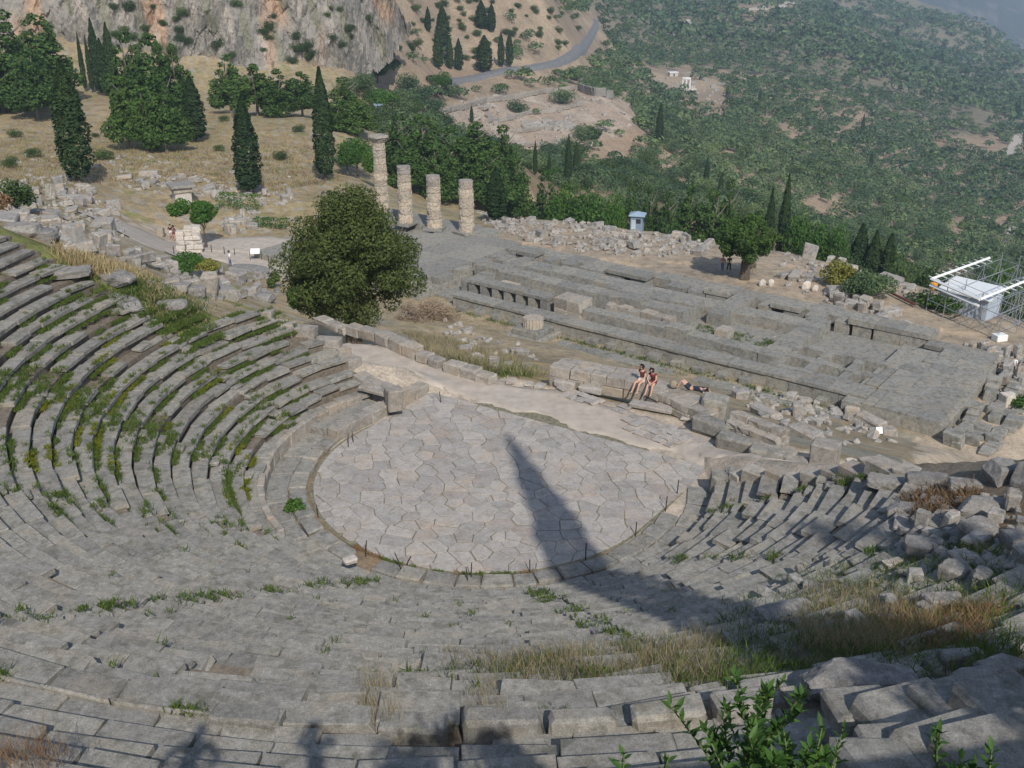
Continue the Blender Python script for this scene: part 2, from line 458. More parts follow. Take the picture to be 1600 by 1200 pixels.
def far_z(x, y):
    sh = np.shape(x); x = np.ravel(x); y = np.ravel(y); out = np.empty(len(x))
    for i in range(0, len(x), 60000):
        a, l = _dom(x[i:i + 60000], y[i:i + 60000])
        out[i:i + 60000] = _U((a[:, None] - _ca) ** 2 + (l[:, None] - _cl) ** 2) @ _W[:_n] + _W[_n] + a * _W[_n + 1] + l * _W[_n + 2]
    return out.reshape(sh)
def wav(x, y, s, seed):
    r = np.random.default_rng(seed); o = 0
    for k in range(6):
        a = r.uniform(0, 6.28); f = s * (1.7 ** k)
        o = o + np.sin((x * math.cos(a) + y * math.sin(a)) * f + r.uniform(0, 6)) * (.62 ** k)
    return o
TO = np.array([26.66, 68.63]); E1 = np.array([-.8, .6]); E2 = np.array([.6, .8])
def tloc(x, y):
    return (x - TO[0]) * E1[0] + (y - TO[1]) * E1[1], (x - TO[0]) * E2[0] + (y - TO[1]) * E2[1]
def height(x, y):
    x = np.asarray(x, float); y = np.asarray(y, float)
    r = np.hypot(x, y)
    s = NX * x + NY * y
    w = ss(56, 84, r) * np.where(y > 0, 1, 0)
    zn = near_z(x, y); zf = far_z(x, y)
    z = zn * (1 - w) + zf * w
    a, b = tloc(x, y)
    inT = ss(-11, -8.5, a) * ss(74, 68, a) * ss(-6, -1.5, b) * ss(26, 20, b)
    z = z * (1 - inT) + (-11.5) * inT
    amp = ss(70, 400, r) * 1.1 + ss(650, 1200, r) * 2.2 + ss(900, 2500, r) * 13
    z = z + amp * wav(x, y, .022, 3) * (1 - inT) * .6 + ss(45, 120, r) * .12 * wav(x, y, .35, 5) * (1 - inT)
    return z
def height1(x, y): return float(height(np.array([x]), np.array([y]))[0])
_ks = np.exp(np.linspace(math.log(12), math.log(3600), 420))
def seat_lift(x, y):
    rho, th = polar(x, y)
    lo_ = np.interp(rho, [9.3, 12.2, 15.3, 15.6, 18, 23], [-141, -140, -130, -113, -112.5, -109])
    hi_ = np.interp(rho, [9.3, 10.4, 13.3, 16.3, 18.5, 22, 25], [82, 76, 67.5, 60, 47, 34, 30])
    return np.where((rho > 9.3) & (rho < 31) & (th > lo_) & (th < hi_), .66, 0.0)
def hit(px, py, kmin=12):
    r = ray(px, py); ks = _ks[_ks >= kmin]
    X, Y, Z = r[0] * ks, r[1] * ks, H + r[2] * ks
    hz = height(X, Y) + seat_lift(X, Y); d = Z - hz
    j = np.where(d < 0)[0]
    if not len(j): return None
    i = j[0]
    if i == 0: k = ks[0]
    else:
        k0, k1 = ks[i - 1], ks[i]; k = k0 + (k1 - k0) * d[i - 1] / (d[i - 1] - d[i] + 1e-9)
    return np.array([r[0] * k, r[1] * k, height1(r[0] * k, r[1] * k) + float(seat_lift(r[0] * k, r[1] * k))])
def in_poly(px, py, poly):
    poly = np.asarray(poly, float); c = np.zeros(np.shape(px), bool); j = len(poly) - 1
    for i in range(len(poly)):
        xi, yi = poly[i]; xj, yj = poly[j]
        if yi != yj:
            c ^= ((yi > py) != (yj > py)) & (px < (xj - xi) * (py - yi) / (yj - yi) + xi)
        j = i
    return c
GYM = [(672, 185), (700, 165), (760, 150), (900, 138), (985, 155), (1000, 190), (955, 215), (900, 235), (790, 240), (720, 215)]
THOL = [(1008, 112), (1050, 105), (1130, 130), (1150, 165), (1110, 165), (1060, 145), (1020, 140)]
BARE = [GYM, THOL, [(1235, 315), (1290, 312), (1370, 325), (1370, 350), (1310, 350), (1240, 345)], [(640, 100), (700, 95), (820, 105), (820, 118), (700, 125), (590, 128)],
        [(1060, 155), (1140, 152), (1145, 185), (1080, 190)], [(930, 225), (1000, 200), (1010, 225), (960, 260), (900, 262)], [(1565, 245), (1600, 195), (1600, 250)],
        [(1210, 190), (1265, 205), (1240, 225), (1215, 215)], [(1450, 215), (1570, 210), (1570, 245), (1460, 235)], [(1150, -10), (1255, -10), (1255, 20), (1150, 28)],
        [(1480, 345), (1500, 345), (1500, 410), (1480, 410)], [(1560, 340), (1585, 340), (1565, 420), (1545, 420)], [(1310, 180), (1350, 170), (1360, 200), (1320, 210)],
        [(1140, 260), (1160, 270), (1240, 300), (1230, 315), (1150, 300)]]
ROADP = [(690, 126), (720, 122), (790, 112), (840, 106), (868, 98), (885, 90), (900, 77), (910, 68), (920, 54), (930, 38), (926, 28)]
def terrain_col(x, y, z):
    px, py, c = proj(np.stack([x, y, z], -1)); r = np.hypot(x, y)
    rho, th = polar(x, y); s = NX * x + NY * y
    col = np.empty(np.shape(x) + (3,)); col[:] = (.23, .175, .115)
    def lay(mask, c_):
        m = np.clip(mask, 0, 1)[..., None]
        col[:] = col * (1 - m) + np.array(c_) * m
    n1 = wav(x, y, .25, 11); n2 = wav(x, y, .9, 12); n3 = wav(x, y, .045, 13)
    lay(ss(60, 90, r) * ss(.2, 1.2, n1), (.40, .32, .19))                   # straw
    left = (x < -.03 * y) & (r > 60) & (r < 330)
    lay(left * (.85 + .15 * n1), (.37, .295, .18))
    lay(left * ss(.5, 1.5, n2 + n1 * .5), (.28, .225, .135))
    lay(left * ss(1.2, 1.8, wav(x, y, .5, 17)), (.22, .22, .09))
    lay(in_poly(px + 8 * n2, py + 3 * n1, [(150, 340), (250, 348), (330, 372), (470, 372), (520, 440), (440, 440), (390, 420), (310, 412), (240, 400), (180, 378)]) & (r > 80) & (r < 140), (.45, .375, .295))
    lay(left * ss(.1, 1.1, wav(x, y, .11, 19)) * .6, (.30, .25, .13)); lay(left * ss(.7, 1.3, wav(x, y, 1.4, 20)), (.34, .31, .26))
    lay((r > 300) * .8, (.32, .25, .185))
    lay((r > 300) * ss(.2, 1.2, n3), (.40, .31, .22))
    lay((r > 900) * .6, (.13, .14, .10))
    lay(ss(2100, 2500, r), (.080, .085, .080))
    lay(ss(2100, 2500, r) * ss(.8, 1.5, n3), (.17, .15, .135))
    gy = in_poly(px, py, GYM) & (r > 300)
    lay(gy * 1.0, (.37, .29, .225)); lay(gy * ss(.3, 1, n1 + n2 * .5), (.44, .37, .30))
    for q in BARE[2:]: lay(in_poly(px, py, q) * (r > 200) * .7, (.34, .25, .175))
    tm = (px > 780) & (px < 1620) & (r > 75) & (r < 150) & (s > 66)
    lay(tm * .8, (.36, .30, .235)); lay(tm * ss(.5, 1.3, n2), (.44, .34, .24))
    lay((s > 41) * (s < 80) * (r < 100) * (x > -14) * .8, (.33, .27, .18))
    lay((s > 41) * (s < 80) * (r < 100) * (x > -14) * ss(0, 1, n1 + n2), (.27, .25, .20))
    lay((s > 41) * (s < 60) * (x > -13) * (x < 4) * ss(-.3, .6, n2), (.40, .29, .14))
    lay((rho < 40) * (rho > 9.2) * (s < 38) * (th > -160) * (th < 72 - (rho - 10) * 1.2) * 1.0, (.20, .175, .14))
    lay((rho < 40) * (rho > 9.2) * (s < 38) * (th < 58) * ss(.5, 1.3, n2), (.12, .145, .06))
    lay((rho > 14) * (th > 35) * (rho < 45) * (s < 38) * ss(-.2, .8, n1), (.26, .18, .105))
    lay((x < -13) * (rho > 15) * (rho < 30) * (s > 26) * ss(-.6, .5, n1), (.15, .16, .06))
    lay(in_poly(px + 10 * n2, py + 4 * n1, [(1415, 730), (1440, 690), (1490, 650), (1540, 622), (1640, 600), (1660, 740), (1540, 745), (1480, 738)]) & (r > 42) & (r < 100), (.46, .38, .29))
    lay((s > 30) * (s < 41.2) * (np.abs(UX * (x - CX) + UY * (y - CY)) < 15) * .95, (.47, .40, .325))
    return col

def build_terrain():
    az = np.concatenate([np.linspace(-180, -42, 30)[:-1], np.linspace(-42, 42, 560), np.linspace(42, 180, 30)[1:]])
    rr = np.concatenate([np.linspace(.5, 14, 28)[:-1], np.exp(np.linspace(math.log(14), math.log(3900), 560))])
    A, Rr = np.meshgrid(np.radians(az), rr)
    X, Y = Rr * np.sin(A), Rr * np.cos(A)
    Z = height(X, Y)
    # ground that is never seen behind the camera: the slope goes on upward
    back = ss(42, 70, np.abs(np.degrees(A)))
    Z = Z * (1 - back) + (near_z(X, Y).clip(-12, 26)) * back
    na, nr = len(az), len(rr)
    I = np.arange(na * nr).reshape(nr, na)
    q = np.stack([I[:-1, :-1], I[:-1, 1:], I[1:, 1:], I[1:, :-1]], -1).reshape(-1, 4)[:, ::-1]
    col = terrain_col(X, Y, Z).reshape(-1, 3)
    o = put('ground', mesh_np('ground', np.stack([X, Y, Z], -1).reshape(-1, 3), q, M['ground'], col, smooth=True))
    tag(o, kind='structure')
build_terrain()

# cliff: rough rock wall on the left behind the pines
def build_cliff():
    u = np.linspace(0, 1, 420); v = np.linspace(0, 1, 200)
    U, Vv = np.meshgrid(u, v)
    basepx = np.array([(-220, 40, 250), (-60, 50, 252), (60, 66, 256), (200, 95, 264), (340, 116, 272), (460, 122, 280), (560, 112, 290), (610, 70, 306), (640, 30, 330)], float)
    B = np.array([at(*b) for b in basepx])
    t = np.linspace(0, 1, len(B))
    P = np.stack([np.interp(U, t, B[:, k]) for k in range(3)], -1)
    hgt = np.interp(U, [0, .5, .72, .86, 1], [75, 70, 48, 20, 2])
    P[..., 2] += -4 + Vv * hgt
    P[..., 1] += Vv * hgt * .42; P[..., 0] -= Vv * hgt * .05
    n = 0
    r = np.random.default_rng(5)
    for k in range(26):
        a = r.normal(0, 1, 3) * np.array([1, .7, .38]); f = .10 * 1.24 ** k
        n = n + (1 - np.abs(np.sin(P @ a * f + r.uniform(0, 6)))) * (.86 ** k)
    P[..., 1] -= (n - n.mean()) * 2.6
    P[..., 0] += (n - n.mean()) * .6
    P[..., 2] += np.sin(n * 4) * .9
    c = np.empty(U.shape + (3,)); c[:] = (.262, .242, .216)
    def lay(m, cc):
        m = np.clip(m, 0, 1)[..., None]; c[:] = c * (1 - m) + np.array(cc) * m
    X, Zz = P[..., 0], P[..., 2]
    m1 = np.sin(X * .21 + 1.1 * np.sin(Zz * .09) + 2) + .7 * np.sin(X * .47 + 1) + .4 * np.sin(Zz * .3 + X * .8)
    lay(ss(.6, 1.4, m1) * .85, (.40, .265, .175)); lay(ss(-.4, -1.5, m1) * .6, (.21, .20, .185))
    m2 = np.sin(X * .9 + Zz * .2) * np.sin(Zz * .22 + X * .13 + 2)
    lay(ss(.3, .8, m2) * .7, (.19, .19, .13)); lay(ss(.5, .95, -m2) * .6, (.41, .36, .31))
    nv, nu = U.shape
    I = np.arange(nu * nv).reshape(nv, nu)
    q = np.stack([I[:-1, :-1], I[:-1, 1:], I[1:, 1:], I[1:, :-1]], -1).reshape(-1, 4)
    o = put('cliff', mesh_np('cliff', P.reshape(-1, 3), q, M['cliff'], c.reshape(-1, 3)))
    tag(o, kind='structure')
build_cliff()

def ribbon(name, pts, w, mat, lift=.25, kind='structure', n=10, ragged=.25, flat_=False):
    pts = np.array(pts)[:, :2]
    t = np.r_[0, np.cumsum(np.hypot(*np.diff(pts, axis=0).T))]
    tt = np.linspace(0, t[-1], len(pts) * n)
    x = np.interp(tt, t, pts[:, 0]); y = np.interp(tt, t, pts[:, 1])
    ker = np.ones(n) / n
    xs = np.convolve(np.pad(x, n // 2, 'edge'), ker, 'same')[n // 2:n // 2 + len(x)]
    ys = np.convolve(np.pad(y, n // 2, 'edge'), ker, 'same')[n // 2:n // 2 + len(y)]
    dx, dy = np.gradient(xs), np.gradient(ys); L = np.hypot(dx, dy) + 1e-9
    nx, ny = -dy / L, dx / L
    V = []
    rgr = np.random.default_rng(int(abs(pts[0, 0]) * 10))
    prof = np.r_[-1.0, np.linspace(-.92, .92, 9), 1.0]
    rag = [np.convolve(rgr.normal(0, 1, len(xs) + 8), np.ones(5) / 5, 'same')[:len(xs)] for _ in (0, 1)]
    for j, sx in enumerate(prof):
        ww = w / 2 * (1 + ragged * rag[0 if sx < 0 else 1] * abs(sx))
        X, Y = xs + nx * sx * ww, ys + ny * sx * ww
        Z = (height(X, Y) if not flat_ else height(xs, ys)) + lift - ((lift + .25 if not flat_ else 6) if abs(sx) > .99 else 0)
        V.append(np.stack([X, Y, Z], -1))
    V = np.stack(V, 1); m = len(xs)
    I = np.arange(m * 11).reshape(m, 11)
    q = np.stack([I[:-1, :-1], I[:-1, 1:], I[1:, 1:], I[1:, :-1]], -1).reshape(-1, 4)[:, ::-1]
    return tag(put(name, mesh_np(name, V.reshape(-1, 3), q, mat, smooth=True)), kind=kind)
ROADW = [p for p in (hit(*q) for q in ROADP) if p is not None]
ribbon('road', ROADW, 6.0, M['asphalt'], .9, ragged=0, flat_=True)
def cpath(pxs, w, name='path', lift=.12, mat='path'):
    return ribbon(name, [p for p in (hit(*q) for q in pxs) if p is not None], w, M[mat], lift)
cpath([(150, 345), (200, 365), (250, 378), (330, 385), (400, 382), (470, 392)], 7.0)
cpath([(240, 385), (330, 392), (400, 408), (450, 425), (520, 450)], 5.5, lift=.10)
cpath([(1600, 195), (1590, 220), (1570, 255)], 9.0, lift=.6)
cpath([(1150, 22), (1200, 14), (1245, 4)], 9.0, lift=1.5)
cpath([(1080, 30), (1062, 50), (1050, 65)], 7.0, lift=.8)
cpath([(1565, 420), (1572, 380), (1590, 335)], 4.0, lift=.5)
cpath([(1600, 196), (1560, 192)], 4.0, lift=.6)

# ================================================================== THEATRE
theatre = thing('ancient_theatre', 'grey limestone theatre with curved rows of worn seats round a paved orchestra', 'theatre', (CX, CY, 0))
def pol(rho, thd, z=0.0):
    t = R_(thd)
    return np.array([rho * math.sin(t), -rho * math.cos(t), z])
# --- stepped bed under the seats
def th_limits(k):
    r = row_r(k)
    lo = np.interp(r, [9.3, 12.2, 15.3, 15.6, 18, 23], [-141, -140, -130, -113, -112.5, -109])
    hi = np.interp(r, [9.3, 10.4, 13.3, 16.3, 18.5, 22, 25], [82, 76, 67.5, 60, 47, 34, 30])
    return lo, hi
NROW = 25
bed = MB()
for k in range(NROW):
    lo, hi = th_limits(k)
    ts = np.arange(lo - 1, hi + 1.01, 1.5)
    r0, r1 = row_r(k) + .06, row_r(k + 1) + .08
    z = row_z(k) - .17
    V = []
    for t in ts:
        V += [pol(r0, t, z - .55), pol(r0, t, z), pol(r1, t, z - .02), pol(r1, t, z - .6)]
    m = len(ts); I = np.arange(m * 4).reshape(m, 4)
    q = np.stack([I[:-1, :-1], I[:-1, 1:], I[1:, 1:], I[1:, :-1]], -1).reshape(-1, 4)
    bed.add(V, q)
bed.build('seating_bed', M['earth'], theatre)
seating = put('seating', None, theatre)
STAIRS = [-141, -112, -83, -54, -24, 10.5, 38, 64]
items = []        # (screen size, vertices local)
def arc_block(r0, r1, t0, t1, z, thick, ch=.035, jit=.018, tilt=0.0, rg=rng):
    rm = (r0 + r1) / 2; hx = rm * R_(t1 - t0) / 2; hy = (r1 - r0) / 2
    P = block_unit(hx, hy, thick / 2, ch, jit, rg)
    if tilt: P = P @ rot3(*(rg.normal(0, tilt, 3))).T
    a = R_((t0 + t1) / 2) + P[:, 0] / rm
    r = rm + P[:, 1]
    return np.stack([r * np.sin(a), -r * np.cos(a), z - thick / 2 + P[:, 2]], -1)
def grassy_gap(k, t):
    # missing / displaced stretches seen in the photograph
    r = row_r(k)
    if k in (20, 21) and 3 < t < 40: return .75
    if k == 22 and 4 < t < 40: return .45
    if k >= 16 and t > 34: return .7
    if 10 <= k <= 11 and -121 < t < -113: return .9
    if 6 <= k <= 9 and -116 < t < -108: return .55
    if 5 <= k <= 13 and -90 < t < -80: return .35
    return .03
for k in range(NROW):
    lo, hi = th_limits(k)
    edges = [lo] + [s for s in STAIRS if lo + 2 < s < hi - 2] + [hi]
    r = row_r(k); z = row_z(k)
    for i in range(len(edges) - 1):
        g0 = 0 if i == 0 else .36; g1 = 0 if i == len(edges) - 2 else .36
        a = edges[i] + math.degrees(g0 / r); b = edges[i + 1] - math.degrees(g1 / r)
        if a >= b: continue
        L = R_(b - a) * r
        n = max(1, round(L / rng.uniform(1.15, 1.75)))
        cuts = np.linspace(a, b, n + 1); cuts[1:-1] += rng.uniform(-.22, .22, n - 1) * (b - a) / n
        for j in range(n):
            tm = (cuts[j] + cuts[j + 1]) / 2
            if rng.random() < grassy_gap(k, tm): continue
            worn = 1.0 + (.35 if -70 < tm < 25 else 0) + (2.0 if tm > 25 or (tm > -20 and k > 16) else 0) + (1.3 if tm < -105 else 0)
            gap = math.degrees(.005 * worn / r)
            back = rng.choice([.63, .645, .60])
            P = arc_block(r - .05 + rng.normal(0, .026 * worn), r - .05 + back, cuts[j] + gap, cuts[j + 1] - gap,
                          z + rng.normal(0, .022 * min(worn, 2.4)), rng.uniform(.15, .20), .008 + .012 * rng.random(), .011 * worn, .007 * worn)
            items.append(P)
    # foot ledge behind the front slab (lower strip)
# raised back of the last row along the gangway
zt = row_z(NROW - 1)
for t0 in np.arange(-9, 27, 3.1):
    if rng.random() < .25: continue
    items.append(arc_block(row_r(NROW - 1) + .35, row_r(NROW - 1) + .8, t0 + .1, t0 + rng.uniform(2.3, 2.95), zt + rng.uniform(.18, .32), .62, .06, .03, .03))
for t0 in np.arange(-70, -9, 3.0):
    items.append(arc_block(row_r(NROW - 1) + .55, row_r(NROW) + .02, t0 + .05, t0 + 2.9, zt + .10, .4, .04, .02, .01))
# gangway slabs and the upper rows
for k in range(9):
    rr0 = row_r(NROW) + .05 + k * .645
    zz = zt + .02 + k * .345
    t = -75.0
    while t < 30:
        w = rng.uniform(2.2, 3.9)
        if rng.random() > .05 + .15 * (t > 12):
            items.append(arc_block(rr0, rr0 + .645 + .015 * rng.normal(), t + .03, t + w, zz + rng.normal(0, .025), .40, .02, .03, .012))
        t += w + .06
# stair treads
for s in STAIRS[1:]:
    for k in range(NROW - 1):
        lo, hi = th_limits(k)
        if not (lo < s < hi): continue
        if rng.random() < .2: continue
        r = row_r(k); d = math.degrees(.29 / r)
        items.append(arc_block(r - .02, r + .32, s - d, s + d, row_z(k) - .02 + rng.normal(0, .02), .2, .04, .03, .03))
        items.append(arc_block(r + .3, r + .64, s - d, s + d, row_z(k) + .13 + rng.normal(0, .02), .2, .04, .03, .03))
off0 = np.array([CX, CY, 0])
def screen_size(V):
    px, py, c = proj(V)
    ok = (c.min() > .5)
    a = max(0, min(px.max(), 1600) - max(px.min(), 0)) * max(0, min(py.max(), 1200) - max(py.min(), 0)) if ok else 0
    return a
sz = np.array([screen_size(P + off0) for P in items])
order = np.argsort(-sz)
rest = MB()
for n, i in enumerate(order):
    P = items[i]
    if n < 295:
        c = P.mean(0)
        put('seat_block', mesh_np('seat_block', P - c, CHF, M['seat']), seating, tuple(c))
    elif (sz[i] > 0 or rng.random() < 1):
        rest.add(P, CHF)
tag(rest.build('seat_blocks', M['seat'], seating), kind='stuff')

# --- orchestra: joint bed and irregular paving slabs
orch = put('orchestra_floor', None, theatre)
RB = 7.22
def clip(poly, a, b, c):      # keep a*x+b*y<=c
    out = []
    for i in range(len(poly)):
        p_, q_ = poly[i], poly[(i + 1) % len(poly)]
        dp, dq = a * p_[0] + b * p_[1] - c, a * q_[0] + b * q_[1] - c
        if dp <= 0: out.append(p_)
        if dp * dq < 0:
            t = dp / (dp - dq); out.append((p_[0] + t * (q_[0] - p_[0]), p_[1] + t * (q_[1] - p_[1])))
    return out
CHORD = 37.35 - (NX * CX + NY * CY)
ang = np.linspace(0, 2 * math.pi, 61)[:-1]
seeds = []
rg2 = np.random.default_rng(21)
for row in range(-15, 15):
    yy = row * .56
    x = -9 + rg2.uniform(0, .8)
    while x < 9:
        w = rg2.choice([.45, .65, .85, 1.1, 1.5])
        # rows of slabs run roughly along the stage line, wandering
        sx, sy = x + w / 2 + rg2.normal(0, .06), yy + rg2.normal(0, .075) + .12 * math.sin(x * 1.3 + row)
        wx, wy = sx * UX + sy * NX, sx * UY + sy * NY
        seeds.append((wx, wy)); x += w
seeds = np.array(seeds)
rs_ = np.hypot(*seeds.T); sn = seeds @ [NX, NY]
su = seeds @ [UX, UY]
seeds = seeds[((rs_ < RB + 1.2) | ((sn > 0) & (np.abs(su) < 8.2))) & (sn < CHORD + .5)]
bedV = [(*( -7.2 * np.array([UX, UY])), -.019), (*(7.45 * np.array([UX, UY])), -.019), (*(7.45 * np.array([UX, UY]) + CHORD * np.array([NX, NY])), -.019), (*(-7.2 * np.array([UX, UY]) + CHORD * np.array([NX, NY])), -.019)]
bm0_ = MB(); bm0_.add(bedV, np.array([[0, 1, 2, 3]])); bm0_.build('joint_bed', M['joint'], orch)
bedV = [(0, 0, -.018)] + [(RB * 1.02 * math.cos(a), RB * 1.02 * math.sin(a), -.018) for a in ang]
bm_ = MB(); bm_.add(bedV, np.array([[0, 1 + i, 1 + (i + 1) % 60] for i in range(60)]))
bm_.build('joint_bed', M['joint'], orch)
slabs = []
for i, s in enumerate(seeds):
    poly = [(s[0] - 2, s[1] - 2), (s[0] + 2, s[1] - 2), (s[0] + 2, s[1] + 2), (s[0] - 2, s[1] + 2)]
    d = np.hypot(*(seeds - s).T)
    for j in np.argsort(d)[1:16]:
        m_ = (seeds[j] + s) / 2; n_ = seeds[j] - s; L = np.hypot(*n_); n_ = n_ / L
        poly = clip(poly, n_[0], n_[1], n_ @ m_ - rg2.choice([.004, .009, .016, .030]))
        if len(poly) < 3: break
    if len(poly) < 3: continue
    poly = clip(poly, NX, NY, CHORD)
    poly = clip(clip(poly, UX, UY, 7.45), -UX, -UY, 7.2)
    for a in ang:
        if len(poly) < 3: break
        if math.cos(a) * NX + math.sin(a) * NY < .02: poly = clip(poly, math.cos(a), math.sin(a), RB)
    if len(poly) < 3: continue
    pp = [poly[0]]
    for q_ in poly[1:]:
        if math.hypot(q_[0] - pp[-1][0], q_[1] - pp[-1][1]) > .04: pp.append(q_)
    if len(pp) < 3: continue
    pp = np.array(pp)
    x_, y_ = pp.T; ar = .5 * abs(np.sum(x_ * np.roll(y_, -1) - y_ * np.roll(x_, -1)))
    if ar < .03: continue
    slabs.append((ar, pp))
slabs.sort(key=lambda t: -t[0])
def slab_mesh(pp, z, rg):
    c = pp.mean(0); n = len(pp)
    L = np.linalg.norm(pp - c, axis=1, keepdims=True)
    inn = pp + (c - pp) / L * np.minimum(.012, L * .3)
    tl = rg.normal(0, .0025, 2)
    zz = lambda q: z + (q - c) @ tl
    V = np.r_[np.c_[pp, np.full(n, -.12)], np.c_[pp, zz(pp) - .007], np.c_[inn, zz(inn)]]
    q = [[i, (i + 1) % n, n + (i + 1) % n, n + i] for i in range(n)] + [[n + i, n + (i + 1) % n, 2 * n + (i + 1) % n, 2 * n + i] for i in range(n)]
    V = np.r_[V, [[c[0], c[1], z]]]
    t = [[3 * n, 2 * n + i, 2 * n + (i + 1) % n] for i in range(n)]
    return V, [np.array(q), np.array(t)]
srest = MB()
for n, (ar, pp) in enumerate(slabs):
    V, fs = slab_mesh(pp, rg2.uniform(-.003, .007), rg2)
    if n < 290:
        c = V.mean(0); c[2] = 0
        put('paving_slab', mesh_np('paving_slab', V - c, fs, M['slab']), orch, tuple(c))
    else: srest.add(V, fs)
if srest.n: tag(srest.build('paving_chips', M['slab'], orch), kind='stuff')
ew = put('end_wall', None, theatre)
def end_wall(pts, seed):
    rg_ = np.random.default_rng(seed)
    for (ra, ta), (rb, tb_) in zip(pts[:-1], pts[1:]):
        A_, B_ = pol(ra, ta), pol(rb, tb_); d = B_ - A_; L = np.hypot(d[0], d[1]); an = math.atan2(d[1], d[0]); x = 0.0
        while x < L - .1:
            w = min(rg_.uniform(.7, 1.3), L - x)
            rr_ = ra + (rb - ra) * (x + w / 2) / L
            top = Z0 + .547 * (rr_ - R0) + rg_.normal(0, .10) - .05; z = top
            c = A_ + d / L * (x + w / 2)
            while z > -.3:
                hh = rg_.uniform(.42, .6)
                put('ashlar_block', mesh_np('ashlar_block', block_unit(w / 2 - .008, .36 + rg_.normal(0, .02), hh / 2, .02, .025, rg_), CHF, M['wall']), ew, (c[0], c[1], z - hh / 2), (0, 0, an + rg_.normal(0, .02)))
                z -= hh + .008
            x += w
end_wall([(9.5, 83.5), (10.4, 78.2), (13.3, 69.6), (16.4, 62.2)], 3)
end_wall([(9.7, -142.5), (12.2, -142), (15.3, -132)], 4)
# --- kerb round the orchestra, walkway, front parapet
kerb = put('orchestra_kerb', None, theatre)
t = -116.0
while t < 62:
    w = rng.uniform(5.5, 9.5)
    raised = .50 if t < -117 else .10
    if not (-50 < t < 40 and rng.random() < .25):
        c = pol(7.85, t + w / 2, 0)
        P = arc_block(7.48, 8.2, t + .15, t + w - .15, raised + rng.normal(0, .02), raised + .2, .05, .03, .01)
        put('kerb_stone', mesh_np('kerb_stone', P - c, CHF, M['wall'] if raised > .3 else M['seat']), kerb, tuple(c))
    t += w
_ka = pol(7.85, -116); _kb = -7.55 * np.array([UX, UY, 0]) + 5.7 * np.array([NX, NY, 0]); _kd = (_kb - _ka); _kl = np.linalg.norm(_kd); x_ = 0.0
while x_ < _kl - .2:
    w = min(rng.uniform(.8, 1.5), _kl - x_)
    c = _ka + _kd / _kl * (x_ + w / 2)
    put('kerb_stone', mesh_np('kerb_stone', block_unit(w / 2 - .006, .34, .35, .03, .03), CHF, M['wall']), kerb, (c[0], c[1], .12 + .04 * rng.normal()), (0, 0, math.atan2(_kd[1], _kd[0])))
    x_ += w
walk = put('walkway', None, theatre)
t = -140.0
while t < 82:
    w = rng.uniform(6, 11)
    zz = .36 if t < -117 else .03
    c = pol(8.7, t + w / 2, 0)
    P = arc_block(8.24, 9.2, t + .1, t + w - .1, zz + rng.normal(0, .012), zz + .2, .03, .02, .008)
    put('walkway_slab', mesh_np('walkway_slab', P - c, CHF, M['seat']), walk, tuple(c))
    t += w
par = put('front_parapet', None, theatre)
t = -138.0
while t < -60:
    w = rng.uniform(4.5, 7.5)
    c = pol(9.3, t + w / 2, 0)
    P = arc_block(9.12, 9.42, t + .08, t + w - .08, .66 + rng.normal(0, .03) - (.25 if rng.random() < .12 else 0), .66, .04, .02, .01)
    put('parapet_stone', mesh_np('parapet_stone', P - c, CHF, M['wall']), par, tuple(c))
    t += w
theatre_flat = None

# stone pier and tilted slab at the left end of the parapet, blocks at the right end
_ORD = ['leftmost', 'second from the left', 'third from the left', 'fourth from the left', 'fifth from the left', 'sixth from the left', 'seventh from the left', 'eighth from the left', 'ninth from the left', 'tenth from the left']
def nth(seq, i, key=lambda t: t[0]):
    o = sorted(range(len(seq)), key=lambda j: key(seq[j])); k = o.index(i); n = len(seq)
    if k == n - 1: return 'rightmost'
    if k >= 10 or (n - 1 - k) < k: return ['rightmost', 'second from the right', 'third from the right', 'fourth from the right', 'fifth from the right', 'sixth from the right', 'seventh from the right', 'eighth from the right', 'ninth from the right', 'tenth from the right', 'eleventh from the right', 'twelfth from the right'][n - 1 - k]
    return _ORD[k]
def single_block(name, label, cat, px, py, z, h, rz, mat='seat', group=None, ch=.05, jit=.03, tilt=(0, 0), rg=None):
    P = up(px, py, z)
    V = block_unit(*h, ch, jit, rg) @ rot3(tilt[0], tilt[1], 0).T
    V[:, 2] -= V[:, 2].min()
    return tag(put(name, mesh_np(name, V, CHF, M[mat]), None, tuple(P), (0, 0, rz)), label, cat, group)
single_block('stone_pier', 'upright square stone pier at the end of the curved front parapet by the path', 'stone pier', 617, 640, .3, (.36, .36, .55), .4, 'wall')
single_block('tilted_slab', 'broken slab tilted against the upright pier by the path', 'stone slab', 588, 612, .7, (.75, .5, .12), -.4, 'wall', tilt=(.15, .12))
single_block('upright_stone', 'upright round topped stone at the right corner of the orchestra casting a dark shadow', 'standing stone', 1122, 772, .05, (.36, .28, .5), .1, 'seat', ch=.14)
single_block('end_block', 'large pale squared block next to the upright stone at the orchestra corner', 'stone block', 1165, 770, .1, (.85, .45, .45), -.35, 'seat', ch=.08)
single_block('end_block', 'long thick block behind the squared block, closing the lowest right hand seats', 'stone block', 1225, 760, .35, (1.2, .5, .42), -.55, 'seat', ch=.07)
single_block('white_stone', 'small white squared stone lying on the lowest seat in front of the orchestra posts', 'stone block', 548, 880, .6, (.24, .16, .12), .5, 'plinth')

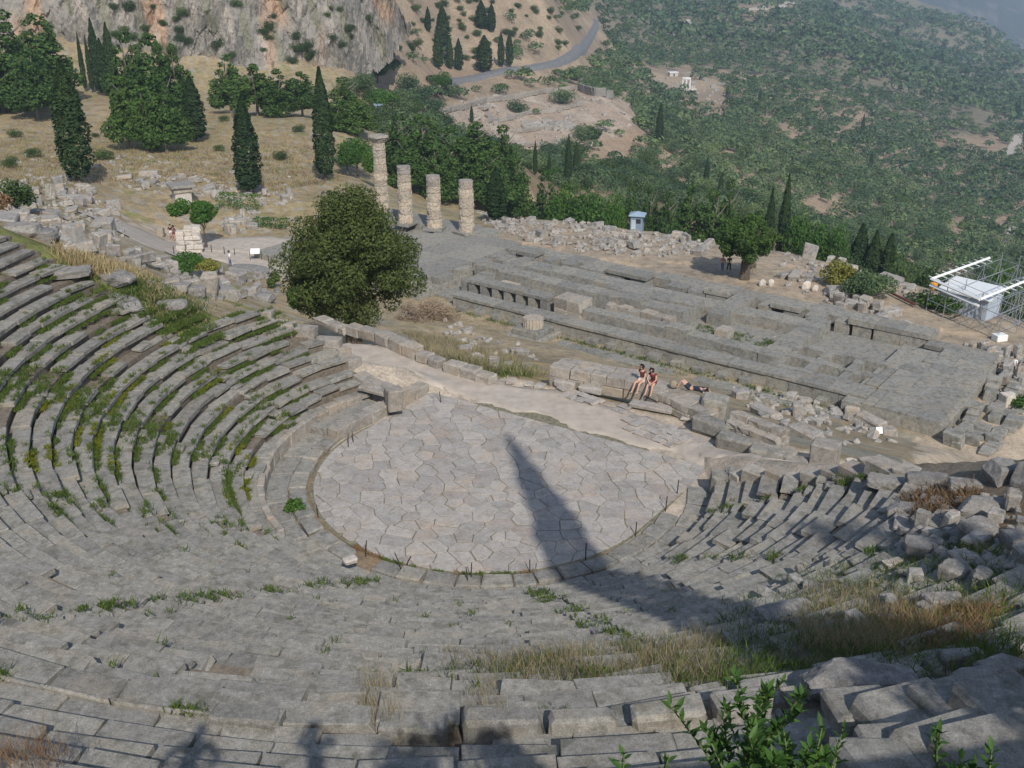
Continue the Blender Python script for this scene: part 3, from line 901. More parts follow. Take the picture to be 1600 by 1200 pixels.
# ================================================================== stage side: kerbs, low walls
_sp = [np.array([CX, CY]) + u_ * np.array([UX, UY]) + v_ * np.array([NX, NY]) for u_, v_ in ((-17.5, 8.0), (-14, 7.9), (-10, 7.6), (-5, 7.4), (0, 7.4), (5, 7.4), (9, 7.2), (13, 6.4))]
ribbon('stage_path', _sp, 2.9, M['path'], .05, n=14, ragged=.35)
_fs = MB()
def flat_stones():
    rgf = np.random.default_rng(91)
    par_ = bpy.data.objects['path'] if False else None
    host = thing('stepping_stones', 'band of pale flat stones set in the sandy stage path', 'paving', tuple(up(1000, 650, 0.0)))
    o0 = up(1000, 650, 0.0)
    for (pa, pb, rows, n) in [((868, 606), (985, 640), 2, 6), ((985, 650), (1075, 688), 3, 6), ((1040, 668), (1150, 712), 2, 7), ((775, 596), (850, 604), 1, 5)]:
        A_, B_ = up(*pa, 0), up(*pb, 0); d = (B_ - A_) / n; w = np.array([d[1], -d[0], 0]); w = w / np.linalg.norm(w)
        for r_ in range(rows):
            for i in range(n):
                if rgf.random() < .12: continue
                c = A_ + d * (i + .5 + rgf.normal(0, .07)) + w * (r_ * .5 + rgf.normal(0, .05))
                L = np.linalg.norm(d)
                V = block_unit(L * rgf.uniform(.36, .49), rgf.uniform(.18, .26), .05, .015, .035, rgf)
                put('flat_stone', mesh_np('flat_stone', V, CHF, M['slab']), host, (c[0] - o0[0], c[1] - o0[1], .03 + rgf.uniform(0, .025)), (0, 0, math.atan2(d[1], d[0]) + rgf.normal(0, .12)))
def wall_run(parent, name, p0, p1, z0, hgt, thick, courses, mat, blen=(.7, 1.2), jit=.025, ch=.03, top_miss=.0, mesh_kind=None, rg=rng, zf=None):
    p0, p1 = np.array(p0[:2]), np.array(p1[:2]); d = p1 - p0; L = np.hypot(*d); d /= L
    ang_ = math.atan2(d[1], d[0]); zc = z0
    o = []
    for c in range(courses):
        hh = hgt / courses; x = 0.0
        while x < L - .15:
            w = min(rg.uniform(*blen), L - x)
            if L - x - w < .3: w = L - x
            if not (c == courses - 1 and rg.random() < top_miss):
                P = block_unit(w / 2 - .012, thick / 2 * rg.uniform(.93, 1.04), hh / 2 - .006, ch, jit, rg)
                pos = p0 + d * (x + w / 2)
                zz = z0 + c * hh + hh / 2 + (zf(pos) if zf else 0)
                o.append(put(name, mesh_np(name, P, CHF, M[mat]), parent, (pos[0], pos[1], zz), (0, 0, ang_ + rg.normal(0, .012))))
            x += w
    return o
low = thing('parapet_wall', 'low wall of squared blocks edging the path above dry brush', 'low wall')
q = [(490, 510), (560, 532), (600, 540), (655, 560), (700, 572), (770, 592)]
for (a, b, hh) in [((498, 503), (545, 522), .45), ((548, 520), (592, 532), .62), ((594, 534), (655, 560), .75), ((656, 562), (692, 575), .55), ((698, 578), (750, 592), .6), ((748, 592), (772, 600), .5)]:
    wall_run(low, 'stone_block', up(*a, 0), up(*b, 0), -.05, hh, .75, 1, 'wall', (.8, 1.5), .04, .07)
ret = thing('retaining_wall', 'retaining wall of two courses with three people on top beside the path', 'wall')
W0, W1, W2 = up(862, 596, 0), up(1010, 622, 0), up(1115, 668, 0)
nrm = np.array([NX, NY])
for j, dd in enumerate((0.0, .75)):
    wall_run(ret, 'stone_block', W0[:2] + nrm * dd, W1[:2] + nrm * dd, -.1, 1.05, .74, 2, 'wall', (.75, 1.15), .02, .025)
    wall_run(ret, 'stone_block', W1[:2] + nrm * dd, W2[:2] + nrm * dd, -.1, .80, .74, 2, 'wall', (.7, 1.2), .03, .035)
for lab, (px, py), h, rz in [('pale low slab pair on the path in front of the wall, left of the seated women', (885, 603), (.55, .33, .17), -.42),
                             ('pale low slab at the near end of the slab pair by the wall', (925, 612), (.62, .34, .16), -.42),
                             ('long flat slab lying on the path just below the seated women', (1018, 640), (1.05, .30, .13), -.42),
                             ('thin worn slab in the path between the long slab and the rounded kerb blocks', (1080, 655), (.5, .3, .06), -.4)]:
    single_block('path_slab', lab, 'stone slab', px, py, 0, h, rz, 'slab', 'slabs along the stage path')
for lab, (px, py), h, rz in [('rounded long kerb block nearest to the wall end with people', (1112, 680), (.95, .36, .36), -.72),
                             ('middle one of three rounded kerb blocks edging the path', (1155, 706), (1.0, .38, .36), -.52),
                             ('rounded kerb block at the right end of the kerb row', (1205, 726), (1.0, .40, .36), -.5),
                             ('square block standing at the corner where kerb row and wall meet', (1115, 652), (.55, .5, .5), -.4)]:
    single_block('kerb_block', lab, 'stone block', px, py, 0, h, rz, 'seat', 'kerb blocks along the stage path', ch=.09, jit=.05)
rubw = thing('rubble_wall', 'stub of rough rubble masonry rising behind the rounded kerb blocks', 'wall')
B0 = up(1130, 690, 0)[:2] + nrm * .4; B1 = up(1210, 722, 0)[:2] + nrm * .4
for j in range(3):
    wall_run(rubw, 'rubble_stone', B0 + nrm * .45 * j, B1 + nrm * .45 * j, -.3, 1.5 - .25 * abs(j - 1), .5, 4, 'wall', (.25, .7), .045, .02)
for lab, (px, py), h, rz, mt in [('large leaning rectangular pier block right of the rubble wall', (1285, 742), (.55, .42, .75), -.5, 'wall'),
                                 ('pale squared block in front of the leaning pier block', (1268, 752), (.55, .35, .28), -.4, 'plinth'),
                                 ('squared block left of the leaning pier block on the kerb line', (1243, 738), (.5, .34, .34), -.4, 'wall'),
                                 ('short broken block right of the small drum', (1358, 745), (.4, .4, .4), .2, 'wall')]:
    single_block('ruin_block', lab, 'stone block', px, py, 0, h, rz, mt, 'ruin blocks at the right end of the stage')
flat_stones()
def drum_mesh(r0, r1, h, nseg=20, flute=.0, rough=.02, rg=rng, rings=3):
    V = []; 
    for i in range(rings + 1):
        t = i / rings; r = r0 + (r1 - r0) * t
        rr = r - (.012 if i in (0, rings) else 0)
        for k in range(nseg):
            f = flute if k % 2 else 0
            e = rr - f + rg.normal(0, rough)
            a = 2 * math.pi * k / nseg
            V.append((e * math.cos(a), e * math.sin(a), h * t + (rg.normal(0, rough * .8) if 0 < i < rings else 0)))
    q = [[i * nseg + k, i * nseg + (k + 1) % nseg, (i + 1) * nseg + (k + 1) % nseg, (i + 1) * nseg + k] for i in range(rings) for k in range(nseg)]
    V += [(0, 0, 0), (0, 0, h)]; e = nseg * (rings + 1)
    t = [[e, (k + 1) % nseg, k] for k in range(nseg)] + [[e + 1, rings * nseg + k, rings * nseg + (k + 1) % nseg] for k in range(nseg)]
    return np.array(V), [np.array(q), np.array(t)]
V, fs = drum_mesh(.26, .24, .7, 16, 0, .015)
P = up(1327, 742, 0)
tag(put('small_drum', mesh_np('small_drum', V, fs, M['plinth']), None, tuple(P)), 'small round pale column drum standing among ruin blocks', 'column drum')

# ================================================================== TEMPLE
temple = thing('ruined_temple', 'ruined grey temple foundation with long ashlar walls and sunken courts', 'temple ruin', (TO[0], TO[1], -11.5), math.atan2(E1[1], E1[0]))
# local frame of the temple Empty: +X = E1 (along), local Y = (-.6,-.8) => b = -Y
TN = [0]
TREST = MB()
TANG = math.atan2(E1[1], E1[0])
def tb(a0, a1, b0, b1, z0, z1, mat='temple', name='stone_block', parent=None, jit=.010, ch=.012, force=False):
    P = block_unit((a1 - a0) / 2, (b1 - b0) / 2, (z1 - z0) / 2, ch, jit)
    c = np.array([(a0 + a1) / 2, -(b0 + b1) / 2, (z0 + z1) / 2])
    if TN[0] < 296 or force:
        TN[0] += 1
        return put(name, mesh_np(name, P, CHF, M[mat]), parent or temple, tuple(c))
    TREST.add(P + c, CHF)
def twall(name, a0, a1, b0, b1, z0, z1, along='a', blen=(1.5, 2.3), courses=1, miss=0.0, zj=.03, mat='temple', jit=.010):
    par_ = put(name, None, temple)
    hh = (z1 - z0) / courses
    for c in range(courses):
        p_ = a0 if along == 'a' else b0; end = a1 if along == 'a' else b1
        while p_ < end - .1:
            w = min(rng.uniform(*blen), end - p_)
            if end - p_ - w < .5: w = end - p_
            if rng.random() > (miss if c == courses - 1 else 0):
                dz = rng.normal(0, zj) if c == courses - 1 else 0
                e = rng.normal(0, .015)
                if along == 'a': tb(p_ + .004, p_ + w - .004, b0 + e, b1 + rng.normal(0, .05), z0 + c * hh, z0 + (c + 1) * hh - .01 + dz, mat, parent=par_, jit=jit)
                else: tb(a0 + e, a1 + rng.normal(0, .05), p_ + .012, p_ + w - .012, z0 + c * hh, z0 + (c + 1) * hh - .01 + dz, mat, parent=par_, jit=jit)
            p_ += w
    return par_
# floor fill between the walls
fl = MB()
for (a0, a1, b0, b1, z) in [(-3, 44, 1.5, 14.5, .28), (44, 68, -.5, 19, .8), (-5, 2.4, -1, 13, 1.0)]:
    fl.add(block_unit((a1 - a0) / 2, (b1 - b0) / 2, z / 2, .02, 0) + np.array([(a0 + a1) / 2, -(b0 + b1) / 2, z / 2]), CHF)
fl.build('foundation_core', M['temple'], temple)
# north wall seen from the theatre: stub blocks below, tall course, walking slabs
twall('north_wall', 1.0, 40.5, .25, 1.6, 0, .95, blen=(1.8, 2.2), jit=.015)
twall('north_wall_top', 1.0, 40.5, .1, 1.75, .96, 1.22, blen=(1.9, 3.2), zj=.015, jit=.012)
stub = put('stub_row', None, temple)
for a in np.arange(1.6, 40, 2.05):
    if rng.random() < .85: tb(a, a + rng.uniform(.75, 1.05), -.55, .28, -.1, .48 + rng.normal(0, .05), parent=stub)
twall('north_step', 1.5, 27, -2.4, -1.2, -.2, .12, blen=(1.4, 2.6), miss=.15)
twall('north_step', 2, 24, -4.4, -3.0, -.25, .02, blen=(1.4, 2.6), miss=.3, zj=.08)
twall('north_step', 5, 20, -6.6, -5.2, -.2, .25, blen=(1.4, 2.6), miss=.45, zj=.12)
# inner wall
twall('cella_wall', 10.6, 30.5, 3.1, 4.5, .2, 1.55, blen=(1.6, 2.6), zj=.12, courses=2)
twall('pillar_row', 31.5, 40.8, 3.0, 4.3, 1.55, 1.95, blen=(2.0, 3.2), zj=.03)
pil = put('pillars', None, temple)
for a in np.arange(31.6, 40.6, 1.42): tb(a, a + .75, 3.05, 4.2, .2, 1.54, parent=pil)
twall('pale_pier', 27.8, 30.6, 2.7, 4.8, .2, 2.2, blen=(1.0, 1.6), courses=2, mat='wall', jit=.08)
twall('middle_wall', 19.8, 43.5, 7.2, 9.0, .2, 1.75, blen=(1.8, 3.0), zj=.10)
twall('middle_wall', 19.8, 29, 9.0, 11.2, .2, 1.95, blen=(1.8, 3.0), zj=.12)
twall('rough_ledge', 20.5, 27.5, 6.2, 7.2, .2, 1.25, blen=(.7, 1.5), mat='wall', jit=.09, zj=.1)
twall('cross_wall', 17.0, 18.8, 9.5, 15.8, .2, 1.5, along='b', blen=(1.0, 1.8))
twall('cross_wall', 9.0, 10.8, 3.0, 14.0, .2, 1.45, along='b', blen=(1.0, 2.0))
twall('cross_wall', 40.8, 42.2, 3.5, 14.0, .2, 1.45, along='b', blen=(1.0, 2.0))
twall('altar_base', 37.2, 39.2, 5.0, 6.6, .2, 1.3, blen=(.9, 1.1), courses=2, mat='column')
twall('court_block', 15.2, 16.4, 6.4, 7.8, .2, 1.25, blen=(1.2, 1.3), courses=2, mat='wall')
twall('inner_ledge', 19, 44, 11.2, 13.4, .2, 1.35, blen=(2.0, 3.4), zj=.08)
twall('inner_ledge', 10.8, 19, 11.5, 13.6, .2, 1.25, blen=(1.8, 3.0), zj=.08)
# south wall: uneven slabs bridging gaps
sw = put('south_wall', None, temple)
a = 1.0
while a < 45:
    w = rng.uniform(1.7, 2.6)
    if rng.random() < .8: tb(a + .02, a + w * rng.uniform(.35, 1.0), 14.6, 16.2, .2, 1.25, parent=sw)
    if rng.random() < .62: tb(a - .2, a + w + .1, 14.5 + rng.normal(0, .08), 16.3, 1.27, 1.72 + rng.normal(0, .05), parent=sw)
    a += w
twall('south_stylobate', 1.0, 46, 16.3, 18.4, .3, 1.15, blen=(1.8, 3.2), miss=.1, zj=.05)
twall('south_stylobate', 3.0, 46, 18.4, 19.6, .1, .75, blen=(1.8, 3.2), miss=.25, zj=.07)
# sunken pits grid at the west end
for (a0, a1, b0, b1, al) in [(1.2, 9.4, 1.75, 2.5, 'a'), (1.2, 9.4, 4.2, 5.0, 'a'), (1.6, 9.2, 6.9, 7.7, 'a'), (8.6, 9.4, 2.5, 6.9, 'b'), (6.0, 6.8, 2.5, 6.9, 'b'), (3.4, 4.2, 2.5, 6.9, 'b'), (1.0, 1.8, 2.5, 6.9, 'b')]:
    twall('pit_wall', a0, a1, b0, b1, .2, 1.25, along=al, blen=(1.2, 2.0), zj=.06)
# paved west floor, large worn slabs
pv = put('west_pavement', None, temple)
b = -1.0
while b < 14:
    wb = rng.uniform(1.3, 2.0); a = -4.6
    while a < .8:
        wa = min(rng.uniform(1.6, 2.6), .9 - a)
        if wa > .4 and not (a > -1.2 and 8 < b < 12): tb(a + .008, a + wa - .008, b + .008, b + wb - .008, .8, 1.16 + rng.normal(0, .02), parent=pv, jit=.012, ch=.012)
        a += wa
    b += wb
# rubble toe west of the pavement
b = -2.0
while b < 13:
    wb = rng.uniform(.9, 1.5)
    for st in range(3):
        if rng.random() < .66:
            a0 = -5.2 - st * 1.2
            e_ = rng.normal(0, .22); tb(a0 - rng.uniform(.8, 1.3) + e_, a0 + e_, b + .03, b + wb - rng.uniform(.03, .3), -.2, .85 - st * .3 + rng.normal(0, .13), parent=pv, jit=.09, ch=.05)
    b += wb
# east platform: smooth big paved floor with open joints at its west edge
ep = put('east_platform', None, temple)
b = -.3
while b < 17:
    wb = rng.uniform(2.4, 3.4); a = 45.2
    while a < 55:
        wa = rng.uniform(2.6, 4.4)
        tb(a + .002, a + wa - .002, b + .002, b + wb - .002, .85, 1.50 + rng.normal(0, .003), parent=ep, jit=.002, ch=.006, force=True)
        a += wa
    tb(44.1, 45.1, b + .15, b + wb * rng.uniform(.55, .8), .5, 1.46, parent=ep, force=True)
    b += wb
twall('column_base_course', 50, 68, 16.9, 20.4, .8, 1.55, blen=(1.9, 2.2), zj=.02)
if TREST.n: tag(TREST.build('far_stone_blocks', M['temple'], temple), kind='stuff')
def tw(a, b, z):
    p_ = TO + E1 * a + E2 * b
    return np.array([p_[0], p_[1], z])
# court grass floors later as stuff

# doric columns
def column(px, ytop, a, b, label, capital=False, drums=6, seed=0):
    base = tw(a, b, -11.5 + 1.55)
    # put the axis under the picture column, on the base course
    top = at(px, ytop, math.hypot(*base[:2]) * 1.0)
    q = up(px, {0: 330, 1: 350, 2: 358, 3: 364}[seed], -9.95)
    h = None
    for hh in np.arange(3, 14, .05):
        if proj(np.array([q[0], q[1], -9.95 + hh]))[1] <= ytop: h = hh; break
    t = thing('doric_column', label, 'column', (q[0], q[1], -9.95), rng.uniform(0, 3), 'reerected columns of the temple')
    rg = np.random.default_rng(40 + seed)
    hb = h - (.85 if capital else 0)
    P = block_unit(1.15, 1.15, .16, .05, .02); put('base_slab', mesh_np('base_slab', P, CHF, M['temple']), t, (0, 0, .10), (0, 0, .3))
    z = .26; hs = rg.uniform(.8, 1.2, drums); hs *= (hb - z) / hs.sum()
    for i, dh in enumerate(hs):
        r0 = .89 - .20 * (z / 10); r1 = .89 - .20 * ((z + dh) / 10)
        V, fs = drum_mesh(r0 + rg.normal(0, .025), r1 + rg.normal(0, .025), dh - .03, 44, .03, .03, rg, 6)
        # eaten bites
        for _ in range(6):
            c = np.array([*(rg.normal(0, 1, 2)), 0]); c = c / np.linalg.norm(c) * .95; c[2] = rg.choice([0, dh, dh * .5])
            d = np.linalg.norm(V - c, axis=1); s = rg.uniform(.3, .5)
            k = np.clip(1 - d / s, 0, 1)[:, None]; V[:, :2] -= V[:, :2] * k * .16
        put('drum', mesh_np('drum', V, fs, M['column' if i < drums - 1 or capital else 'wall']), t, (rg.normal(0, .015), rg.normal(0, .015), z), (0, 0, rg.uniform(0, .2)))
        z += dh
    if capital:
        V, fs = drum_mesh(.70, .94, .42, 28, 0, .02, rg, 4)
        cp_ = put('capital', mesh_np('capital', V, fs, M['wall']), t, (0, 0, z))
        P = block_unit(.96, .94, .2, .12, .07, rg); put('abacus', mesh_np('abacus', P, CHF, M['wall']), cp_, (0, 0, .62), (0, 0, .5))
column(597, 211, 66, 17.5, 'tallest stone column, the only one still carrying its capital', True, 9, 0)
column(634, 259, 61.8, 17.4, 'broken column next to the tall one with a capital', False, 7, 1)
column(679, 274, 57.7, 17.9, 'broken column standing between two other capital-less columns', False, 6, 2)
column(729, 281, 53.6, 18.5, 'broken column at the platform corner, farthest from the column with a capital', False, 6, 3)
# column stump on a stepped square base in front of the north wall
st = thing('column_stump', 'single fluted drum on a stepped square base against the temple wall', 'column stump', tuple(tw(29.6, -1.9, -11.5)), TANG)
for nm, hx, hz, z in (('lower_step', 1.75, .28, .18), ('upper_step', 1.35, .26, .72)):
    put(nm, mesh_np(nm, block_unit(hx, hx, hz, .05, .03), CHF, M['temple']), st, (0, 0, z))
V, fs = drum_mesh(.92, .90, .85, 40, .06, .012, rng, 3)
put('drum', mesh_np('drum', V, fs, M['column']), st, (0, 0, .98))

# ================================================================== foliage tools
def cards(P, size, rg, flat=0.0, ratio=1.0, nrm=None):
    """rhombic leaf-clump faces at points P"""
    n = len(P); size = np.broadcast_to(np.asarray(size, float), (n,))
    d = rg.normal(0, 1, (n, 3)); d[:, 2] += flat * 2
    if nrm is not None: d = d * .55 + nrm
    d /= np.linalg.norm(d, axis=1, keepdims=True)
    a = np.cross(d, rg.normal(0, 1, (n, 3))); a /= np.linalg.norm(a, axis=1, keepdims=True) + 1e-9
    b = np.cross(d, a)
    s = (size * rg.uniform(.6, 1.3, n))[:, None]
    V = np.stack([P - a * s * .5, P + b * s * .36 * ratio + d * s * .08, P + a * s * .5, P - b * s * .36 * ratio + d * s * .08], 1).reshape(-1, 3)
    return V, np.arange(n * 4).reshape(n, 4)
def blob_points(centers, radii, n, rg, shell=.75):
    w = radii ** 2; w = w / w.sum()
    i = rg.choice(len(centers), n, p=w)
    d = rg.normal(0, 1, (n, 3)); d /= np.linalg.norm(d, axis=1, keepdims=True)
    r = radii[i] * (shell + (1.08 - shell) * rg.random(n) ** .7)
    return centers[i] + d * r[:, None] * np.array([1, 1, .85]), d
def broad_crown(rx, rz, nb, n, size, seed, br=(.32, .5), under=.5):
    rg = np.random.default_rng(seed)
    d = rg.normal(0, 1, (nb, 3)); d /= np.linalg.norm(d, axis=1, keepdims=True)
    c = d * (rg.random((nb, 1)) ** .45) * np.array([rx, rx, rz]) * .72
    c[:, 2] = np.where(c[:, 2] < 0, c[:, 2] * under, c[:, 2])
    rad = rg.uniform(*br, nb) * rx
    P, nn = blob_points(c, rad, n, rg)
    return cards(P, size, rg, .1, 1.0, nn)
def cypress_crown(h, r, n, size, seed, base=.06):
    rg = np.random.default_rng(seed)
    t = rg.random(n) ** .85
    ang_ = rg.uniform(0, 2 * math.pi, n)
    prof = np.where(t < .12, .55 + .45 * (t / .12), np.where(t < .4, 1.0, 1 - ((t - .4) / .6) ** 1.6))
    bump_ = 1 + .14 * np.sin(ang_ * 5 + t * 3 + seed) + .10 * np.sin(ang_ * 3 - t * 23 + seed * 2) + .08 * np.sin(t * 60 + ang_ * 2)
    rr = r * (prof * bump_ + .02) * (.72 + .30 * rg.random(n) ** .6)
    P = np.stack([rr * np.cos(ang_), rr * np.sin(ang_), h * (base + (1 - base) * t)], -1)
    nn = np.stack([np.cos(ang_), np.sin(ang_), np.full(n, .5)], -1)
    return cards(P, size, rg, .2, 1.0, nn * .9)
def pine_crown(h, r, n, size, seed, start=.25, layers=7):
    rg = np.random.default_rng(seed); c, rad = [], []
    for i in range(layers):
        t = start + (1 - start) * (i + .5) / layers
        R = r * (1 - .75 * ((t - start) / (1 - start)) ** 1.5)
        m = max(2, int(6 * R / r))
        a0 = rg.uniform(0, 6)
        for k in range(m):
            a = a0 + 2 * math.pi * k / m + rg.normal(0, .3); q = R * rg.uniform(.35, .85)
            c.append((q * math.cos(a), q * math.sin(a), h * t + rg.normal(0, .03) * h)); rad.append(R * rg.uniform(.28, .45))
    c.append((0, 0, h * .95)); rad.append(r * .2)
    P, nn = blob_points(np.array(c), np.array(rad), n, rg, .6)
    P[:, 2] = np.maximum(P[:, 2], h * start * .6)
    return cards(P, size, rg, .3, 1.0, nn)
def trunk_mesh(h, r, seed, mat, lean=.05, limbs=4, lim0=.45, spread=.3):
    rg = np.random.default_rng(seed); mb = MB()
    l = rg.normal(0, lean, 2)
    path = [(l[0] * h * t ** 1.3 + .02 * h * math.sin(t * 5), l[1] * h * t ** 1.3, h * t - .3 * (t == 0)) for t in np.linspace(0, 1, 6)]
    mb.add(*tube(path, [r * (1.35 if i == 0 else 1) * (1 - .8 * i / 5) for i in range(6)], 7))
    for k in range(limbs):
        t = lim0 + (1 - lim0) * k / max(1, limbs) * .9; a = rg.uniform(0, 6.28)
        i = t * 5; p0 = np.array(path[int(i)]) * (1 - i % 1) + np.array(path[min(5, int(i) + 1)]) * (i % 1)
        d = np.array([math.cos(a), math.sin(a), .55]) * spread * h
        mb.add(*tube([p0, p0 + d * .5 + [0, 0, .02 * h], p0 + d + [0, 0, .08 * h]], [r * .45, r * .3, r * .1], 5))
    return mb.mesh('trunk', M[mat])
PROTO = {}
def proto_tree(key, trunk, crown, mats):
    PROTO[key] = (trunk, mesh_np(key + '_crown', *[crown[0], [crown[1]]], mats))
for i in range(4):
    PROTO[f'cypress{i}'] = (trunk_mesh(.9, .016, 100 + i, 'bark', .0, 0), mesh_np('crown', *(lambda c: (c[0], [c[1]]))(cypress_crown(1.0, .10, 5200, .030, 100 + i)), M['cypress']))
for i in range(4):
    PROTO[f'pine{i}'] = (trunk_mesh(.92, .022, 120 + i, 'bark_pale', .05, 5, .3, .22), mesh_np('crown', *(lambda c: (c[0], [c[1]]))(pine_crown(1.0, .34, 5200, .042, 120 + i, .12 + .10 * (i % 2), 8)), M['pine']))
def shifted(c, z): return c[0] + np.array([0, 0, z]), [c[1]]
for i in range(3):
    PROTO[f'broad{i}'] = (trunk_mesh(.7, .03, 140 + i, 'bark', .05, 4, .4, .3), mesh_np('crown', *shifted(broad_crown(.46, .36, 26, 4200, .048, 140 + i), .58), M['broad']))
for i in range(3):
    PROTO[f'olive{i}'] = (trunk_mesh(.6, .045, 160 + i, 'bark', .1, 3, .35, .3), mesh_np('crown', *shifted(broad_crown(.56, .36, 22, 1900, .058, 160 + i), .52), M['olive']))
for i in range(3):
    PROTO[f'scrub{i}'] = (trunk_mesh(.5, .04, 170 + i, 'bark', .1, 3, .2, .3), mesh_np('crown', *shifted(broad_crown(.58, .42, 20, 1900, .060, 170 + i), .40), M['scrub']))
def tree(kind, x, y, h, label, cat='tree', group=None, name=None, wide=1.0, z=None, sink=.0, crown_mat=None):
    tm, cm = PROTO[kind]
    z = height1(x, y) if z is None else z
    t = thing(name or {'c': 'cypress_tree', 'p': 'pine_tree', 'b': 'broadleaf_tree', 'o': 'olive_tree', 's': 'shrub'}[kind[0]], label, cat, (x, y, z - sink), rng.uniform(0, 6.28), group)
    t.scale = (h * wide, h * wide, h)
    put('trunk', tm, t)
    put('crown', cm, t)
    return t
def tree_px(kind, px, ytop, ybase, label, wide_px=None, depth=None, base_r=None, **kw):
    """stands where the picture shows its base (or at a given distance when the base is hidden)"""
    if depth is None:
        P = hit(px, ybase)
    else:
        P = at(px, ybase, depth); P[2] = height1(P[0], P[1])
    d = float(proj(P)[2])
    lo, hi = .5, 60.0
    for _ in range(30):
        m = (lo + hi) / 2
        if proj(np.array([P[0], P[1], P[2] + m]))[1] > ytop: lo = m
        else: hi = m
    h = max(1.0, lo)
    w = 1.0
    if wide_px:
        own = {'c': .22, 'p': .60, 'b': .98, 'o': 1.15, 's': 1.15}[kind[0]]
        w = wide_px / (F / d) / (own * h)
    return tree(kind, P[0], P[1], h, label, wide=w, z=P[2], **kw)
# --- the named trees
CYG = 'cypress trees'
tree_px('cypress0', 124, 92, 286, 'thick dark cypress at the far left edge of the dry field', 50, group=CYG)
tree_px('cypress1', 391, 150, 303, 'dark cypress on two thin bare trunks beside the hedge', 40, group=CYG)
tree_px('cypress2', 510, 105, 282, 'tall slim cypress right of the dry field, behind the big juniper', 32, group=CYG)
tree_px('cypress3', 775, 262, 344, 'short blunt cypress just right of the four columns', 32, group=CYG)
tree_px('cypress0', 307, 118, 222, 'cypress at the right side of the pine clump below the cliff', 34, group=CYG)
_c1 = [(158, 28, 150, 18), (180, 35, 150, 20), (168, 60, 155, 22), (140, 55, 110, 8), (128, 50, 105, 8)]
for i, (px, a, b, w) in enumerate(_c1):
    tree_px(f'cypress{i % 4}', px, a, b, 'slender dark cypress, ' + nth(_c1, i) + ' of five under the left cliff', w, group='cypresses under the left cliff', depth=225)
_c2 = [(669, 10, 50, 10), (692, 8, 75, 22), (685, 45, 108, 16), (703, 55, 108, 12), (717, 60, 110, 14), (757, 55, 112, 26), (783, 50, 105, 11), (796, 48, 105, 12), (768, 5, 50, 14), (752, 0, 45, 18)]
for i, (px, a, b, w) in enumerate(_c2):
    tree_px(f'cypress{i % 4}', px, a, b, 'dark cypress, ' + nth(_c2, i) + ' of ten on the bare slope above the road', w, group='cypresses above the road')
for i, (px, a, b, w, lab) in enumerate([(887, 210, 300, 12, 'taller of two thin cypresses below the excavated terrace'), (900, 222, 285, 11, 'shorter of two thin cypresses below the excavated terrace'), (836, 220, 275, 7, 'needle thin cypress at the lower edge of the excavated terrace'),
                                       (858, 240, 280, 6, 'tiny thin cypress between the needle thin one and the tall pair'), (1029, 160, 230, 12, 'lone thin cypress among olives below the round temple'), (737, 165, 192, 6, 'small pointed cypress at the left end of the excavated terrace'),
                                       (1186, 138, 165, 5, 'far small cypress among the olive grove right of the round temple'), (1346, 178, 215, 6, 'upper far cypress in the middle of the grove'), (1359, 236, 268, 6, 'lower far cypress in the middle of the grove'),
                                       (1102, 245, 300, 9, 'thin cypress above the dense green wood'), (1125, 270, 310, 9, 'thin cypress beside the red earth gap in the wood'), (1589, 150, 178, 6, 'far cypress near the pale road bend'), (1400, 40, 66, 7, 'dark far cypress high on the hazy slope')]):
    tree_px(f'cypress{i % 4}', px, a, b, lab, w, group=CYG)
tree_px('cypress1', 1222, 272, 385, 'tall dark cypress behind the round crowned tree at the ruins edge', 20, depth=165, group=CYG)
tree_px('cypress2', 1199, 295, 385, 'lower dark cypress touching the tall one at the ruins edge', 18, depth=165, group=CYG)
# pines left and middle
PL = 'pines below the cliff'
_p1 = [(30, 20, 200, 110, 205), (85, 30, 190, 95, 215), (10, 60, 190, 80, 200), (60, 80, 185, 70, 195), (215, 55, 215, 80, 185), (255, 60, 220, 85, 180), (285, 75, 225, 60, 185),
                                      (205, 125, 235, 60, 165), (262, 120, 240, 70, 162), (235, 140, 238, 55, 163)]
for i, (px, a, b, w, d) in enumerate(_p1):
    tree_px(f'pine{i % 4}', px, a - 6, b + 2, 'dark bushy pine, ' + nth(_p1, i) + ' of ten below the grey and orange cliff', w, depth=d, group=PL)
_p2 = [(365, 85, 205, 62, 215), (405, 100, 215, 70, 208), (440, 108, 215, 64, 205), (475, 112, 210, 56, 210), (540, 120, 225, 70, 200), (560, 150, 235, 60, 195), (525, 165, 232, 50, 195)]
for i, (px, a, b, w, d) in enumerate(_p2):
    tree_px(f'pine{i % 4}', px, a, b, 'bushy pine, ' + nth(_p2, i) + ' of seven along the top of the dry field', w, depth=d, group='pines at the top of the dry field')
_p3 = [(625, 178, 285, 74, 186), (665, 182, 290, 80, 184), (705, 196, 292, 76, 182), (745, 190, 292, 84, 186), (785, 195, 292, 70, 190), (640, 215, 295, 60, 176), (690, 225, 298, 64, 174), (760, 235, 300, 76, 176), (800, 240, 300, 60, 180)]
for i, (px, a, b, w, d) in enumerate(_p3):
    tree_px(f'pine{i % 4}', px, a, b, 'dense green pine, ' + nth(_p3, i) + ' of nine in the belt behind the columns', w, depth=d, group='pines behind the columns')
_b1 = [(560, 210, 282, 66, 165), (545, 225, 290, 50, 160), (585, 230, 292, 44, 158)]
for i, (px, a, b, w, d) in enumerate(_b1):
    tree_px(f'broad{i % 3}', px, a, b, 'bright green tree, ' + nth(_b1, i) + ' of three behind the tallest column', w, depth=d, group='bright trees behind the tallest column')
